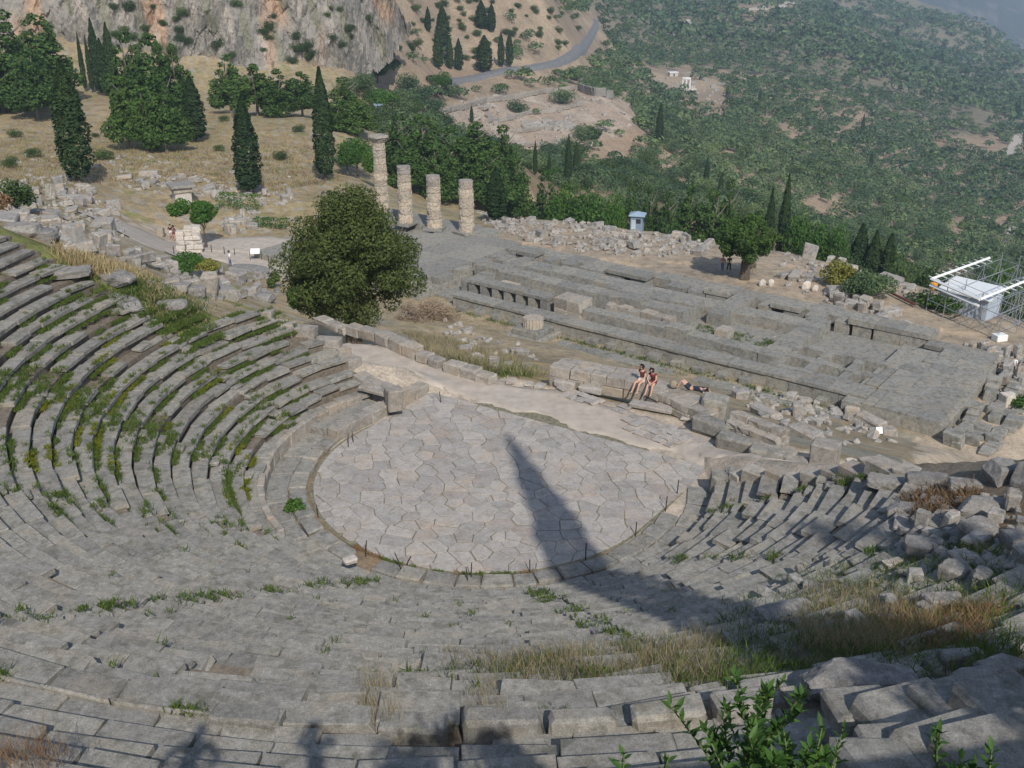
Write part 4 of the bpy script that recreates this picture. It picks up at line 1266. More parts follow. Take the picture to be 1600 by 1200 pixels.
# wood behind the ruins
WB = 'trees of the wood behind the ruins'
_w1 = [(850, 270, 335, 60, 182, 'pine'), (880, 285, 350, 66, 176, 'broad'), (920, 290, 358, 70, 172, 'broad'), (955, 300, 360, 50, 172, 'broad'), (985, 285, 360, 26, 172, 'pine'), (1012, 290, 365, 34, 176, 'pine'),
                                         (1040, 300, 368, 44, 172, 'pine'), (1075, 292, 370, 60, 174, 'pine'), (1110, 296, 374, 66, 172, 'pine'), (1135, 280, 360, 44, 180, 'pine'), (1180, 330, 385, 50, 165, 'pine'), (1245, 325, 395, 50, 162, 'broad'),
                                         (1275, 345, 405, 54, 160, 'broad'), (1305, 350, 415, 50, 158, 'broad'), (1340, 350, 420, 36, 158, 'cypress'), (1362, 360, 425, 30, 156, 'cypress'), (1385, 365, 430, 34, 155, 'cypress'), (1320, 375, 420, 60, 152, 'scrub'),
                                         (1410, 380, 436, 60, 150, 'scrub'), (1445, 385, 440, 66, 150, 'scrub'), (1490, 400, 460, 60, 150, 'scrub'), (1550, 410, 480, 70, 145, 'broad'), (1595, 420, 490, 70, 140, 'scrub'), (865, 262, 300, 40, 230, 'broad'), (1000, 262, 310, 36, 260, 'olive')]
for i, (px, a, b, w, d, k) in enumerate(_w1):
    lab = nth([q_ for q_ in _w1 if q_[5] == k], [q_ for q_ in _w1 if q_[5] == k].index((px, a, b, w, d, k))) + ' ' + {'pine': 'dark pine', 'broad': 'bright green broadleaf tree', 'cypress': 'dense upright cypress', 'scrub': 'dull green bushy tree', 'olive': 'grey green olive'}[k] + ' in the wood behind the ruins'
    tree_px(f'{k}{i % 3}', px, a, b, lab, w, depth=d, group=WB)
# mid clump of olives left of the road
_r1 = [(600, 138, 178, 60), (640, 110, 150, 50), (655, 130, 172, 50), (690, 110, 150, 34), (620, 150, 185, 50), (570, 108, 140, 40), (590, 100, 130, 36), (540, 118, 150, 50), (675, 150, 180, 40)]
for i, (px, a, b, w) in enumerate(_r1):
    tree_px(f'{"olive" if i % 3 else "broad"}{i % 3}', px, a, b, ('green bushy tree, ' if i % 3 == 0 else 'grey green olive, ') + nth(_r1, i) + ' of nine left of the road bend', w, group='trees below the road')

# --- the big juniper in front of the temple
def big_tree(label, px, ybase, d, rx, rz, zc, n, size, mat, seed, th, trunk_off=0.0, nb=46):
    P = at(px, ybase, d); zt_ = min(P[2], height1(P[0], P[1]) + .1) if d < 80 else height1(P[0], P[1])
    t = thing('juniper_tree', label, 'tree', (P[0], P[1], zt_))
    mb = MB(); rg = np.random.default_rng(seed)
    for k in range(3):
        a = rg.uniform(0, 6.28); q = np.array([math.cos(a), math.sin(a), 0]) * rx * .35
        mb.add(*tube([(trunk_off + .25 * k - .25, 0, -.8), (trunk_off * .8 + .2 * k - .2, .1, zc * .4), tuple(q * .5 + [0, 0, zc * .8]), tuple(q + [0, 0, zc * 1.2])], [th * 1.3, th, th * .7, th * .3], 8))
        for m in range(3):
            a2 = a + rg.normal(0, 1.2); e = np.array([math.cos(a2), math.sin(a2), .3]) * rx * .55
            mb.add(*tube([q * .5 + [0, 0, zc * .8], q * .5 + e * .5 + [0, 0, zc * .95], q * .5 + e + [0, 0, zc * 1.1]], [th * .45, th * .3, th * .1], 5))
    put('trunk', mb.mesh('trunk', M['bark']), t)
    d_ = rg.normal(0, 1, (nb, 3)); d_ /= np.linalg.norm(d_, axis=1, keepdims=True)
    c = d_ * (rg.random((nb, 1)) ** .4) * .80
    zz = c[:, 2]; wv = np.where(zz > 0, 1 - .66 * np.clip(zz, 0, 1) ** 1.25, 1.0)
    c = c * np.stack([rx * wv, rx * wv, np.full(nb, rz)], -1)
    rad = rg.uniform(.11, .22, nb) * rx
    Pp, nn = blob_points(c, rad, n, rg, .62)
    Pp[:, 2] += zc
    low_ = Pp[:, 2] < zc - rz * .86
    Pp = Pp[~low_]; nn = nn[~low_]
    V, q = cards(Pp, size, rg, .0, .8, nn)
    put('crown', mesh_np('crown', V, [q], M[mat]), t)
    return t
big_tree('broad rounded juniper between the theatre and the temple, the largest tree', 551, 500, 66, 5.3, 5.1, 6.0, 66000, .19, 'juniper', 305, .28, nb=170)
big_tree('round crowned tree at the far edge of the ruins with people in its shade', 1163, 438, 105.5, 3.9, 2.7, 4.5, 18000, .28, 'pine', 302, .26, nb=70)
# dark bush at the foot of the juniper
def bush(px, py, w, h, mat, label, name='bush', cat='bush', depth=None, n=2500, size=.16, group=None, yr=1.0, rz=0.0, seed=None, nb=16):
    P = hit(px, py) if depth is None else at(px, py, depth)
    rg = np.random.default_rng(seed or int(px * 7 + py))
    V, q = broad_crown(1, .8, nb, n, size, int(px * 3 + py), (.25, .42), .6)
    # sizes: scale mesh positions about their clumps
    V = V.reshape(-1, 4, 3); c = V.mean(1, keepdims=True)
    V = (V - c) + c * np.array([w / 2, w / 2 * yr, h * .62]) + np.array([0, 0, h * .42])
    return tag(put(name, mesh_np(name, V.reshape(-1, 3), [q], M[mat]), None, tuple(P), (0, 0, rz)), label, cat, group)
bush(478, 485, 3.0, 2.6, 'pine', 'dark shaded bush at the left foot of the largest tree', depth=65, n=3000, size=.2)
bush(283, 424, 4.6, 1.7, 'hedge', 'bright green low bush beside the yellow bush near the upper path', n=3000, size=.22)
bush(322, 424, 4.0, 1.3, 'yellow', 'yellow flowering low bush near the upper path', n=2600, size=.2)
bush(427, 450, 1.6, 1.8, 'grass', 'small pale green bush between boulders and the path', n=900, size=.2)
bush(1310, 450, 4.0, 3.6, 'yellow', 'olive yellow bush at the far right ruins', n=2600, size=.26, depth=104)
bush(1358, 468, 5.6, 3.4, 'olive', 'wide grey green bush right of the olive yellow bush', n=4200, size=.24, depth=100)
bush(30, 330, 3.6, 3.0, 'scrub', 'green and grey shrub beside the rusty shrub at the left edge', n=1600, size=.25, depth=86)
bush(6, 335, 2.6, 1.9, 'rust', 'rust brown dead shrub at the left picture edge', n=1400, size=.22, depth=84)
bush(928, 218, 7, 5.5, 'scrub', 'single round bush on the excavated terrace', n=900, size=.8)
bush(460, 800, 1.0, .6, 'hedge', 'small bright green plant growing on the walkway by the orchestra kerb', n=500, size=.12, depth=None)
bush(1590, 640, 1.6, 1.5, 'hedge', 'green bush beside a white block on the path at the right edge', n=700, size=.16)
bush(1450, 478, 5.0, 1.6, 'pine', 'dark low shrub in front of the scaffold', n=1400, size=.25, depth=100)
bush(1475, 484, 5.0, 1.4, 'pine', 'dark spreading shrub beside the white roofed shed', n=1400, size=.25, depth=98)
# clipped hedges near the treasuries
def hedge(pa, pb, w, h, label):
    A_, B_ = hit(*pa), hit(*pb); d = B_ - A_; L = np.hypot(d[0], d[1]); rg = np.random.default_rng(77)
    n = int(L * 160)
    P = np.stack([rg.uniform(0, L, n), rg.uniform(-w / 2, w / 2, n), rg.uniform(0, h, n)], -1)
    face = rg.integers(0, 3, n)
    P[:, 2] = np.where(face == 0, h + rg.normal(0, .06, n), P[:, 2]); P[:, 1] = np.where(face == 1, -w / 2 + rg.normal(0, .06, n), P[:, 1])
    V, q = cards(P, .22, rg)
    tag(put('hedge', mesh_np('hedge', V, [q], M['hedge']), None, tuple(A_), (0, 0, math.atan2(d[1], d[0]))), label, 'hedge')
hedge((342, 322), (410, 332), 1.6, 1.7, 'clipped bright green hedge curving above the path, farther one')
hedge((398, 352), (452, 357), 1.4, .9, 'low bright green hedge strip close to the big tree')

# --- small tree and the masonry by the upper path
P = hit(322, 388)
t = thing('small_tree', 'small round green tree on a thin trunk by the pale masonry stump', 'tree', tuple(P))
put('trunk', trunk_mesh(3.0, .16, 55, 'bark', .02, 3, .7, .3), t)
V, q = broad_crown(1.75, 1.55, 22, 4200, .26, 56); V = V + np.array([0, 0, 3.9]); put('crown', mesh_np('crown', V, [q], M['broad']), t)
V, q = broad_crown(1.5, 1.0, 14, 2000, .26, 57); V = V + np.array([-2.6, .5, 4.4]); put('side_crown', mesh_np('side_crown', V, [q], M['broad']), t)
P = hit(298, 395)
t = thing('masonry_stump', 'pale broken masonry stump beside the small tree', 'ruin', tuple(P), .2)
rg = np.random.default_rng(8)
for c in range(6):
    for j in range(3):
        if c == 5 and j == 0: continue
        put('rubble_stone', mesh_np('rubble_stone', block_unit(.45, .55, .26, .07, .05, rg), CHF, M['plinth']), t, (-.9 + .9 * j + rg.normal(0, .05), rg.normal(0, .05), .26 + c * .5))
# treasury pedestal
P = hit(286, 318)
t = thing('stone_pedestal', 'square pale pedestal with a projecting grey cornice slab above the upper path', 'pedestal', tuple(P), .5)
for nm, h, z, mt in (('shaft', (1.0, 1.0, .8), .8, 'plinth'), ('band', (1.15, 1.15, .3), 1.9, 'wall'), ('cornice', (1.5, 1.5, .16), 2.38, 'boulder')):
    put(nm, mesh_np(nm, block_unit(*h, .05, .03), CHF, M[mt]), t, (0, 0, z))

# ================================================================== loose stones
STONES = [mesh_np('stone_block', block_unit(*h, .07, .06, np.random.default_rng(500 + i)), CHF, M['rubble']) for i, h in enumerate([(.55, .35, .3), (.4, .4, .35), (.7, .4, .25), (.45, .3, .4), (.8, .35, .3), (.35, .3, .5), (.6, .55, .25), (.5, .4, .42)])]
SHAPE = ['stout', 'cubic', 'flat', 'narrow', 'long', 'tall', 'broad', 'squarish']
STONE_V = [block_unit(*h, .07, .07, np.random.default_rng(520 + i)) for i, h in enumerate([(.5, .35, .3), (.35, .3, .25), (.6, .4, .25), (.3, .25, .3), (.7, .35, .28), (.28, .25, .45)])]
def scatter_px(poly, n, seed, rmin=20):
    rg = np.random.default_rng(seed); poly = np.array(poly, float); out = []
    lo, hi_ = poly.min(0), poly.max(0)
    while len(out) < n:
        q = rg.uniform(lo, hi_, (n * 2, 2)); q = q[in_poly(q[:, 0], q[:, 1], poly)]
        out += [tuple(v) for v in q]
    return out[:n], rg
def loose(poly, n, seed, label, group, smin=.6, smax=1.2, stuff=0, stuff_s=(.35, .8), upright=.12, aligned=None, mat='rubble'):
    pts, rg = scatter_px(poly, n, seed)
    for (px, py) in pts:
        P = hit(px, py)
        if P is None: continue
        s = rg.uniform(smin, smax)
        rz = (aligned + rg.normal(0, .15) + rg.choice([0, math.pi / 2])) if aligned is not None and rg.random() < .7 else rg.uniform(0, 6.28)
        tip = math.pi / 2 if rg.random() < upright else 0
        si = int(rg.integers(len(STONES)))
        o = put('loose_block', STONES[si], None, (P[0], P[1], P[2] + .18 * s + (.25 * s if tip else 0)), (rg.normal(0, .12), tip + rg.normal(0, .12), rz), (s * rg.uniform(.8, 1.3), s, s * rg.uniform(.8, 1.2)))
        tag(o, ('upright ' if tip else '') + SHAPE[si] + ' ' + label, 'stone block', group)
    if stuff:
        pts, rg = scatter_px(poly, stuff, seed + 1); mb = MB()
        for (px, py) in pts:
            P = hit(px, py)
            if P is None: continue
            s = rg.uniform(*stuff_s)
            mb.add(STONE_V[rg.integers(len(STONE_V))] * s @ rot3(rg.normal(0, .3), rg.normal(0, .3), rg.uniform(0, 6.28)).T + P + [0, 0, .1 * s], CHF)
        tag(mb.build('rubble', M[mat]), kind='stuff')
SOUTH = [(745, 330), (840, 335), (980, 362), (1105, 370), (1110, 400), (1000, 405), (850, 385), (760, 355)]
loose(SOUTH, 62, 900, 'weathered block in the rubble field south of the temple', 'loose blocks south of the temple', .7, 1.4, 420, aligned=TANG)
loose([(1225, 398), (1330, 415), (1430, 450), (1440, 470), (1300, 440), (1220, 420)], 18, 903, 'block at the far edge of the ruins by the wood', 'loose blocks by the wood', .8, 1.6, 90, aligned=TANG)
WEST = [(1480, 545), (1540, 540), (1600, 560), (1600, 625), (1575, 605), (1540, 575)]
loose(WEST, 28, 905, 'stone fragment in the stone field west of the temple', 'stones west of the temple', .7, 1.3, 70, upright=.6)
loose([(1215, 425), (1300, 445), (1380, 485), (1480, 530), (1440, 540), (1330, 490), (1230, 450)], 22, 907, 'grey block lined up along the southwest corner of the temple', 'blocks at the southwest temple corner', .8, 1.5, 60, aligned=TANG, upright=.3)
LEFT = [(0, 285), (110, 275), (185, 330), (195, 375), (140, 400), (60, 370), (0, 360)]
loose(LEFT, 44, 909, 'pale tumbled block on the rubble slope at the left', 'tumbled blocks at the left', .7, 1.5, 260)
loose([(180, 270), (330, 280), (455, 305), (460, 330), (330, 310), (200, 300)], 24, 911, 'pale block of the ruined treasuries above the upper path', 'treasury blocks', .8, 1.7, 130, aligned=.3)
loose([(340, 345), (400, 330), (420, 350), (360, 370)], 12, 913, 'wall block between the two hedges above the path', 'blocks between the hedges', .8, 1.4, 40, aligned=.3)
loose([(150, 400), (260, 430), (260, 450), (330, 470), (440, 460), (420, 430), (330, 425), (200, 385)], 20, 915, 'stone on the broken shoulder beyond the left seats', 'stones on the left shoulder', .8, 1.9, 120, mat='boulder')
loose([(690, 500), (830, 545), (860, 580), (770, 585), (690, 540)], 8, 917, 'small stone in the dry grass below the temple wall', 'stones in the dry grass', .5, .9, 40)
loose([(1000, 420), (1150, 470), (1320, 540), (1400, 600), (1200, 560), (900, 480)], 14, 961, 'small block lying on top of the temple walls', 'blocks lying on the temple walls', .35, .75, 120, (.2, .5), aligned=TANG, mat='temple')
loose([(1460, 560), (1560, 570), (1570, 620), (1480, 640), (1420, 660)], 12, 963, 'rough block on the western toe of the temple', 'blocks on the western toe of the temple', .5, 1.0, 60, (.25, .6), mat='temple')
loose([(1130, 600), (1380, 650), (1400, 690), (1290, 700), (1180, 650)], 14, 919, 'flat block on the rocky slope below the temple', 'blocks on the rocky slope', .7, 1.3, 90)

# big boulders on the right and left, each its own thing
def boulder(px, py, h, rz, label, seed, mat='boulder', name='boulder', group=None, z=None, boxy=.75):
    P = hit(px, py)
    if z is not None: P = up(px, py, z)
    V, Fa = boulder_mesh(*h, seed, .82, .075, ICO4)
    return tag(put(name, mesh_np(name, V, [Fa], M[mat]), None, (P[0], P[1], P[2] + h[2] * .45), (0, 0, rz)), label, name if name == 'boulder' else 'boulder', group)
BG = 'boulders on the right bank'
for i, (px, py, h, rz, lab) in enumerate([
    (1340, 1075, (1.15, .42, .36), .0, 'long flat dark boulder in shade above the bottom slabs'),
    (1470, 950, (.65, .42, .38), .15, 'blocky boulder with pale lichen beside brown dead plants'),
    (1490, 905, (.50, .45, .42), .8, 'rounded pale boulder above the lichen spotted one'),
    (1535, 910, (.45, .3, .3), 1.0, 'pale tilted boulder next to the rounded pale one'),
    (1590, 860, (.6, .5, .5), .2, 'boulder cut by the right picture edge above the dark grass'),
    (1440, 865, (.75, .55, .4), -.4, 'large faceted boulder at the top of the dark shaded grass'),
    (1530, 835, (.65, .55, .38), .3, 'wide boulder in shade left of the one at the right edge'),
    (1545, 800, (1.25, .55, .40), -.25, 'long dark slab like boulder below the sunlit path'),
    (1565, 750, (.75, .65, .60), .2, 'tall rough boulder at the edge of the sandy path'),
    (1605, 750, (.7, .6, .6), .5, 'rough boulder touching the tall one, cut by the right picture edge'),
    (1410, 805, (.75, .45, .35), -.1, 'pale cracked boulder at the end of the upper seats'),
    (1500, 1030, (.55, .28, .20), .1, 'small white flecked boulder behind the long flat one'),
    (1560, 1055, (.6, .4, .3), .5, 'boulder in the diagonal row at the lower right, upper one'),
    (1520, 1075, (.5, .35, .28), .4, 'boulder in the diagonal row at the lower right, lower one'),
    (1385, 760, (.95, .5, .35), -.35, 'large flat block at the broken end of the right seats'),
    (1450, 755, (1.0, .45, .30), -.2, 'long grey block along the edge of the sandy path'),
    (1510, 765, (.8, .45, .32), -.2, 'grey block between the long block and the tall rough boulder'),
    (1230, 965, (1.1, .55, .32), .35, 'broad pale slab at the broken end of the middle rows')]):
    boulder(px, py, tuple(q_ * (.80 if i == 0 else .68) for q_ in h), rz, lab, 700 + i, group=BG)
loose([(1400, 780), (1600, 770), (1600, 900), (1480, 900), (1400, 840)], 18, 951, 'dark stone among the boulders on the right bank', 'small stones on the right bank', .3, .6, 110, (.15, .45), mat='boulder')
loose([(1200, 880), (1420, 880), (1480, 960), (1300, 990), (1200, 960)], 10, 953, 'worn seat stone lying in the dry grass at the right', 'displaced seat stones at the right', .3, .5, 50, (.15, .4), mat='seat')
BG2 = 'boulders left of the theatre'
for i, (px, py, h, rz, lab) in enumerate([
    (30, 365, (1.5, .9, .5), .2, 'big dark flat boulder nearest to the rusty shrub'), (62, 372, (1.3, .8, .45), -.2, 'dark flat boulder next to the biggest one above the left seats'),
    (105, 428, (1.0, .5, .2), .3, 'tilted thick slab lying on the end of the top left row'), (180, 440, (.9, .6, .3), -.6, 'triangular grey boulder in grass right of the top left rows'),
    (190, 465, (1.2, .5, .25), -.7, 'sloping slab below the triangular boulder'), (335, 425, (.9, .6, .4), .2, 'pale boulder below the green and yellow bushes'),
    (390, 425, (2.2, 1.0, .4), -.2, 'long low rock outcrop below the upper path'), (300, 460, (1.0, .7, .5), .1, 'grey boulder at the left of the shoulder outcrop'),
    (350, 465, (1.2, .8, .6), .3, 'large cracked boulder in the middle of the shoulder outcrop'), (410, 470, (1.0, .7, .5), -.3, 'boulder at the right end of the shoulder outcrop'),
    (270, 480, (.7, .4, .25), .2, 'small round boulder in grass above the gap in the seats')]):
    boulder(px, py, h, rz, lab, 730 + i, group=BG2)

# fallen slabs bottom right (the broken upper rows)
FB = 'broken slabs at the lower right'
for i, (px, py, h, rz, lab) in enumerate([
    (1425, 1130, (.72, .55, .2), .32, 'large sunlit speckled slab, centre of the broken slabs at the lower right'), (1340, 1125, (.45, .4, .2), .1, 'sunlit slab left of the speckled slab'),
    (1520, 1120, (.75, .6, .22), .35, 'broad shaded slab right of the speckled slab'), (1580, 1130, (.6, .6, .22), .3, 'shaded slab cut by the right picture edge'),
    (1400, 1180, (.5, .3, .15), .1, 'small pale slab under the speckled slab'), (1480, 1185, (.65, .4, .2), .3, 'dim slab right of the small pale slab'),
    (1370, 1205, (.5, .4, .2), .1, 'dark shaded slab cut by the bottom picture edge'), (1560, 1195, (.7, .5, .2), .3, 'pale edged slab at the bottom right corner')]):
    P = hit(px, py)
    V = block_unit(*h, .07, .05, np.random.default_rng(800 + i)) @ rot3(random.gauss(-.05, .05), random.gauss(0, .05), 0).T
    tag(put('broken_slab', mesh_np('broken_slab', V, CHF, M['seat']), None, (P[0], P[1], P[2] + .12), (0, 0, rz)), lab, 'stone slab', FB)

# ================================================================== brush heap
def sticks(px, py, lx, ly, hz, n, label, depth=None):
    P = hit(px, py) if depth is None else at(px, py, depth)
    rg = np.random.default_rng(31); mb = MB()
    for i in range(n):
        c = np.array([rg.normal(0, lx * .45), rg.normal(0, ly * .45), 0]); c[2] = max(.05, hz * (1 - (c[0] / lx) ** 2) * rg.random())
        d = rg.normal(0, 1, 3) * [1, 1, .45]; d /= np.linalg.norm(d); L = rg.uniform(.4, 1.1)
        mb.add(*tube([c - d * L / 2, c + rg.normal(0, .08, 3), c + d * L / 2], [.025, .022, .008], 3, False))
    tag(mb.build('brush_heap', M['brush'], None, loc=tuple(P)), label, 'brush heap')
sticks(672, 497, 2.6, 1.6, 1.5, 900, 'heap of dry pale branches below the temple platform')
sticks(640, 500, 1.2, 1.0, 1.8, 260, 'smaller upright bundle of dry brown stalks left of the branch heap')

# ================================================================== grass
def tufts(P, h, n_blade, rg, wid=.02, spread=.12, lean=.35):
    n = len(P); h = np.broadcast_to(np.asarray(h, float), (n,))
    base = np.repeat(P, n_blade, 0) + np.c_[rg.normal(0, spread, (n * n_blade, 2)), np.zeros(n * n_blade)]
    hh = np.repeat(h, n_blade) * rg.uniform(.5, 1.2, n * n_blade)
    l = rg.normal(0, lean, (n * n_blade, 2)) * hh[:, None]
    a = rg.uniform(0, math.pi, n * n_blade); w = np.stack([np.cos(a), np.sin(a), np.zeros_like(a)], -1) * (wid * rg.uniform(.6, 1.5, len(a)))[:, None]
    tip = base + np.c_[l, hh]
    V = np.stack([base - w, base + w, tip], 1).reshape(-1, 3)
    return V, np.arange(len(base) * 3).reshape(-1, 3)
def grass_obj(name, P, h, nb, mat, seed, wid=.02, spread=.12, lean=.35):
    V, t_ = tufts(np.asarray(P), h, nb, np.random.default_rng(seed), wid, spread, lean)
    return tag(put(name, mesh_np(name, V, [t_], M[mat])), kind='stuff')
rg = np.random.default_rng(61)
def seat_pt(rho, th):
    k = (rho - R0) / T_; kk = int(max(0, min(NROW, math.floor(k))))
    p_ = pol(rho, th, row_z(kk) - .01); return p_ + off0
green, yel, dry = [], [], []
# strips between rows on the left, more where the photograph shows it
for _ in range(330):
    k = int(rg.integers(0, 24)); th = rg.uniform(-138, -45)
    lo, hi = th_limits(k)
    if th < lo: continue
    dens = .9 if th < -62 else .35
    if rg.random() > dens: continue
    L = rg.uniform(.3, 1.6)
    yl = (rg.random() < .45) and (-112 < th < -58) and k < 12
    for _j in range(int(30 * L)):
        p_ = seat_pt(row_r(k) + rg.uniform(.44, .66), th + math.degrees(rg.uniform(-L / 2, L / 2) / row_r(k)))
        p_[2] += .05
        (yel if yl else green).append(p_)
for s in STAIRS[1:]:
    for k in range(NROW - 1):
        lo, hi = th_limits(k)
        if not (lo - 1 < s < hi + 1): continue
        if rg.random() < .55:
            for _j in range(14): green.append(seat_pt(row_r(k) + rg.uniform(0, .6), s + math.degrees(rg.normal(0, .22) / row_r(k))) + [0, 0, .05])
for _ in range(170):                     # scattered tufts on the near rows
    k = int(rg.integers(3, 25)); th = rg.uniform(-60, 34)
    for _j in range(9): green.append(seat_pt(row_r(k) + .58 + rg.normal(0, .03), th + math.degrees(rg.normal(0, .16) / row_r(k))) + [0, 0, .06])
for _ in range(700):
    th = rg.uniform(-121, -111); r = rg.uniform(14.5, 17.2) ; p_ = seat_pt(r, th); p_[2] += .05; green.append(p_)
for _ in range(500):
    k = int(rg.integers(5, 14)); th = rg.normal(-84, 2.6); green.append(seat_pt(row_r(k) + rg.uniform(0, .6), th) + [0, 0, .06])
grass_obj('grass', green, .16, 11, 'grass', 62, .016, .06, .55)
grass_obj('ground_cover', yel, .11, 14, 'moss', 63, .022, .06, .8)
def ground_pts(poly, n, seed):
    pts, rg_ = scatter_px(poly, n, seed); out = []
    for q_ in pts:
        P = hit(*q_)
        if P is not None: out.append(P)
    return np.array(out)
# band of dry and green grass along the broken gangway, near right
bandg = ground_pts([(655, 1025), (900, 1030), (1150, 985), (1330, 990), (1300, 1080), (1000, 1072), (700, 1065)], 360, 71)
bandd = ground_pts([(655, 1030), (900, 1020), (1130, 990), (1120, 1070), (800, 1066)], 520, 72)
grass_obj('grass', bandg, .20, 15, 'grass', 73, .009, .14, .5)
grass_obj('dry_grass', bandd, .36, 10, 'straw', 74, .006, .16, .35)
bank = [(1120, 960), (1260, 900), (1400, 870), (1480, 880), (1600, 840), (1600, 1060), (1450, 1060), (1290, 1020), (1150, 1010)]
grass_obj('grass', ground_pts(bank, 620, 75), .24, 14, 'grass', 76, .010, .18, .6)
grass_obj('dry_grass', ground_pts([(1270, 915), (1400, 930), (1470, 980), (1420, 1030), (1250, 1010)], 480, 77), .38, 11, 'straw', 78, .006, .2, .4)
grass_obj('dead_plants', ground_pts([(1390, 960), (1560, 950), (1540, 1010), (1400, 1020)], 230, 79), .22, 16, 'rust', 80, .010, .18, .9)
grass_obj('dead_plants', ground_pts([(1420, 775), (1530, 760), (1540, 800), (1430, 815)], 220, 81), .25, 16, 'rust', 82, .016, .2, .7)
grass_obj('dry_grass', ground_pts([(555, 1060), (610, 1060), (625, 1125), (575, 1125)], 40, 83), .42, 12, 'straw', 84, .0035, .10, .3)
grass_obj('dry_grass', ground_pts([(735, 1085), (775, 1060), (780, 1128), (745, 1130)], 30, 85), .35, 12, 'straw', 86, .0035, .10, .3)
grass_obj('dry_grass', ground_pts([(0, 1165), (90, 1165), (100, 1200), (0, 1200)], 50, 87), .26, 11, 'rust', 88, .0035, .14, .5)
grass_obj('grass', ground_pts([(190, 430), (330, 450), (300, 520), (230, 500), (170, 470)], 420, 89), .20, 14, 'grass', 90, .022, .25, .8)
grass_obj('dry_grass', ground_pts([(200, 430), (330, 450), (310, 510), (230, 490)], 150, 189), .30, 9, 'straw', 190, .018, .25, .6)
grass_obj('dry_grass', ground_pts([(630, 520), (700, 530), (800, 560), (850, 590), (760, 585), (680, 560)], 620, 91), .5, 12, 'straw', 92, .022, .2, .4)
grass_obj('grass', ground_pts([(690, 560), (830, 575), (850, 592), (770, 590)], 160, 93), .4, 12, 'grass', 94, .022, .2, .4)
grass_obj('dry_grass', ground_pts([(0, 190), (330, 170), (480, 215), (540, 280), (420, 300), (160, 285), (0, 300)], 4200, 95), .32, 9, 'straw', 96, .03, .4, .6)
grass_obj('dry_grass', ground_pts([(80, 390), (150, 400), (260, 440), (120, 430)], 160, 97), .5, 12, 'straw', 98, .03, .25, .4)
_f = [(0, 200), (120, 215), (330, 235), (480, 225), (540, 285), (420, 300), (160, 290), (0, 300)]
grass_obj('dead_plants', ground_pts(_f, 500, 301), .55, 10, 'rust', 302, .03, .4, .7)
grass_obj('grass', ground_pts(_f, 260, 303), .40, 10, 'grass', 304, .04, .4, .8)
def field_rubble():
    mb = MB(); r_ = np.random.default_rng(305)
    for (px, py) in scatter_px([(0, 235), (200, 240), (460, 270), (460, 300), (150, 290), (0, 295)], 150, 306)[0]:
        P = hit(px, py); s = r_.uniform(.3, .9)
        mb.add(STONE_V[r_.integers(len(STONE_V))] * s @ rot3(r_.normal(0, .3), r_.normal(0, .3), r_.uniform(0, 6.28)).T + P, CHF)
    tag(mb.build('field_stones', M['rubble']), kind='stuff')
field_rubble()
for i, (px, py) in enumerate([(25, 215), (52, 246), (95, 226), (165, 250), (342, 236), (440, 250), (466, 206), (350, 190), (150, 215), (15, 262)]):
    P = hit(px, py)
    tree(f'scrub{i % 3}', P[0], P[1], rng.uniform(1.0, 2.2), 'low scrub bush in the dry grass field, ' + nth([(25,), (52,), (95,), (165,), (342,), (440,), (466,), (350,), (150,), (15,)], i) + ' of ten', 'shrub', 'scrub bushes in the dry field', 'shrub', 1.3, P[2], .1)
# grass in the temple courts and along the north wall
cg = []
for (a0, a1, b0, b1, n) in [(17.5, 23.5, 4.8, 6.2, 130), (14, 19, 4.8, 9, 150), (2.0, 3.4, 2.6, 4.1, 30), (4.4, 5.9, 2.6, 4.1, 25), (6.9, 8.5, 5.1, 6.8, 40), (-.8, .8, 8.3, 11.5, 70), (2, 40, -.9, -.5, 130), (36, 41, 5, 7, 40), (10.9, 13, 4.9, 9, 80), (2, 26, -3, 0, 60), (10, 40, 1.9, 2.9, 150), (20, 44, 13.4, 14.4, 90), (-4, 1, -1, 13, 60), (44, 45, 0, 14, 40), (3, 22, -6, -2.5, 120)]:
    for _ in range(n):
        p_ = tw(rg.uniform(a0, a1), rg.uniform(b0, b1), -11.5 + (.30 if b0 > 1 else .02)); cg.append(p_)
grass_obj('grass', cg, .22, 12, 'grass', 99, .03, .18, .6)
# weeds round the orchestra edge
og, od = [], []
for _ in range(520):
    th = rg.uniform(-135, 78)
    if wav(np.array(th), np.array(5.), .09, 14) < .35: continue
    p_ = pol(7.32 + abs(rg.normal(0, .05)), th, 0) + off0
    (og if wav(np.array(th), np.array(0.), .12, 4) > -.2 else od).append(p_)
grass_obj('grass', og, .10, 11, 'grass', 101, .012, .05, .6)
grass_obj('dry_grass', od, .12, 11, 'rust', 102, .012, .05, .6)

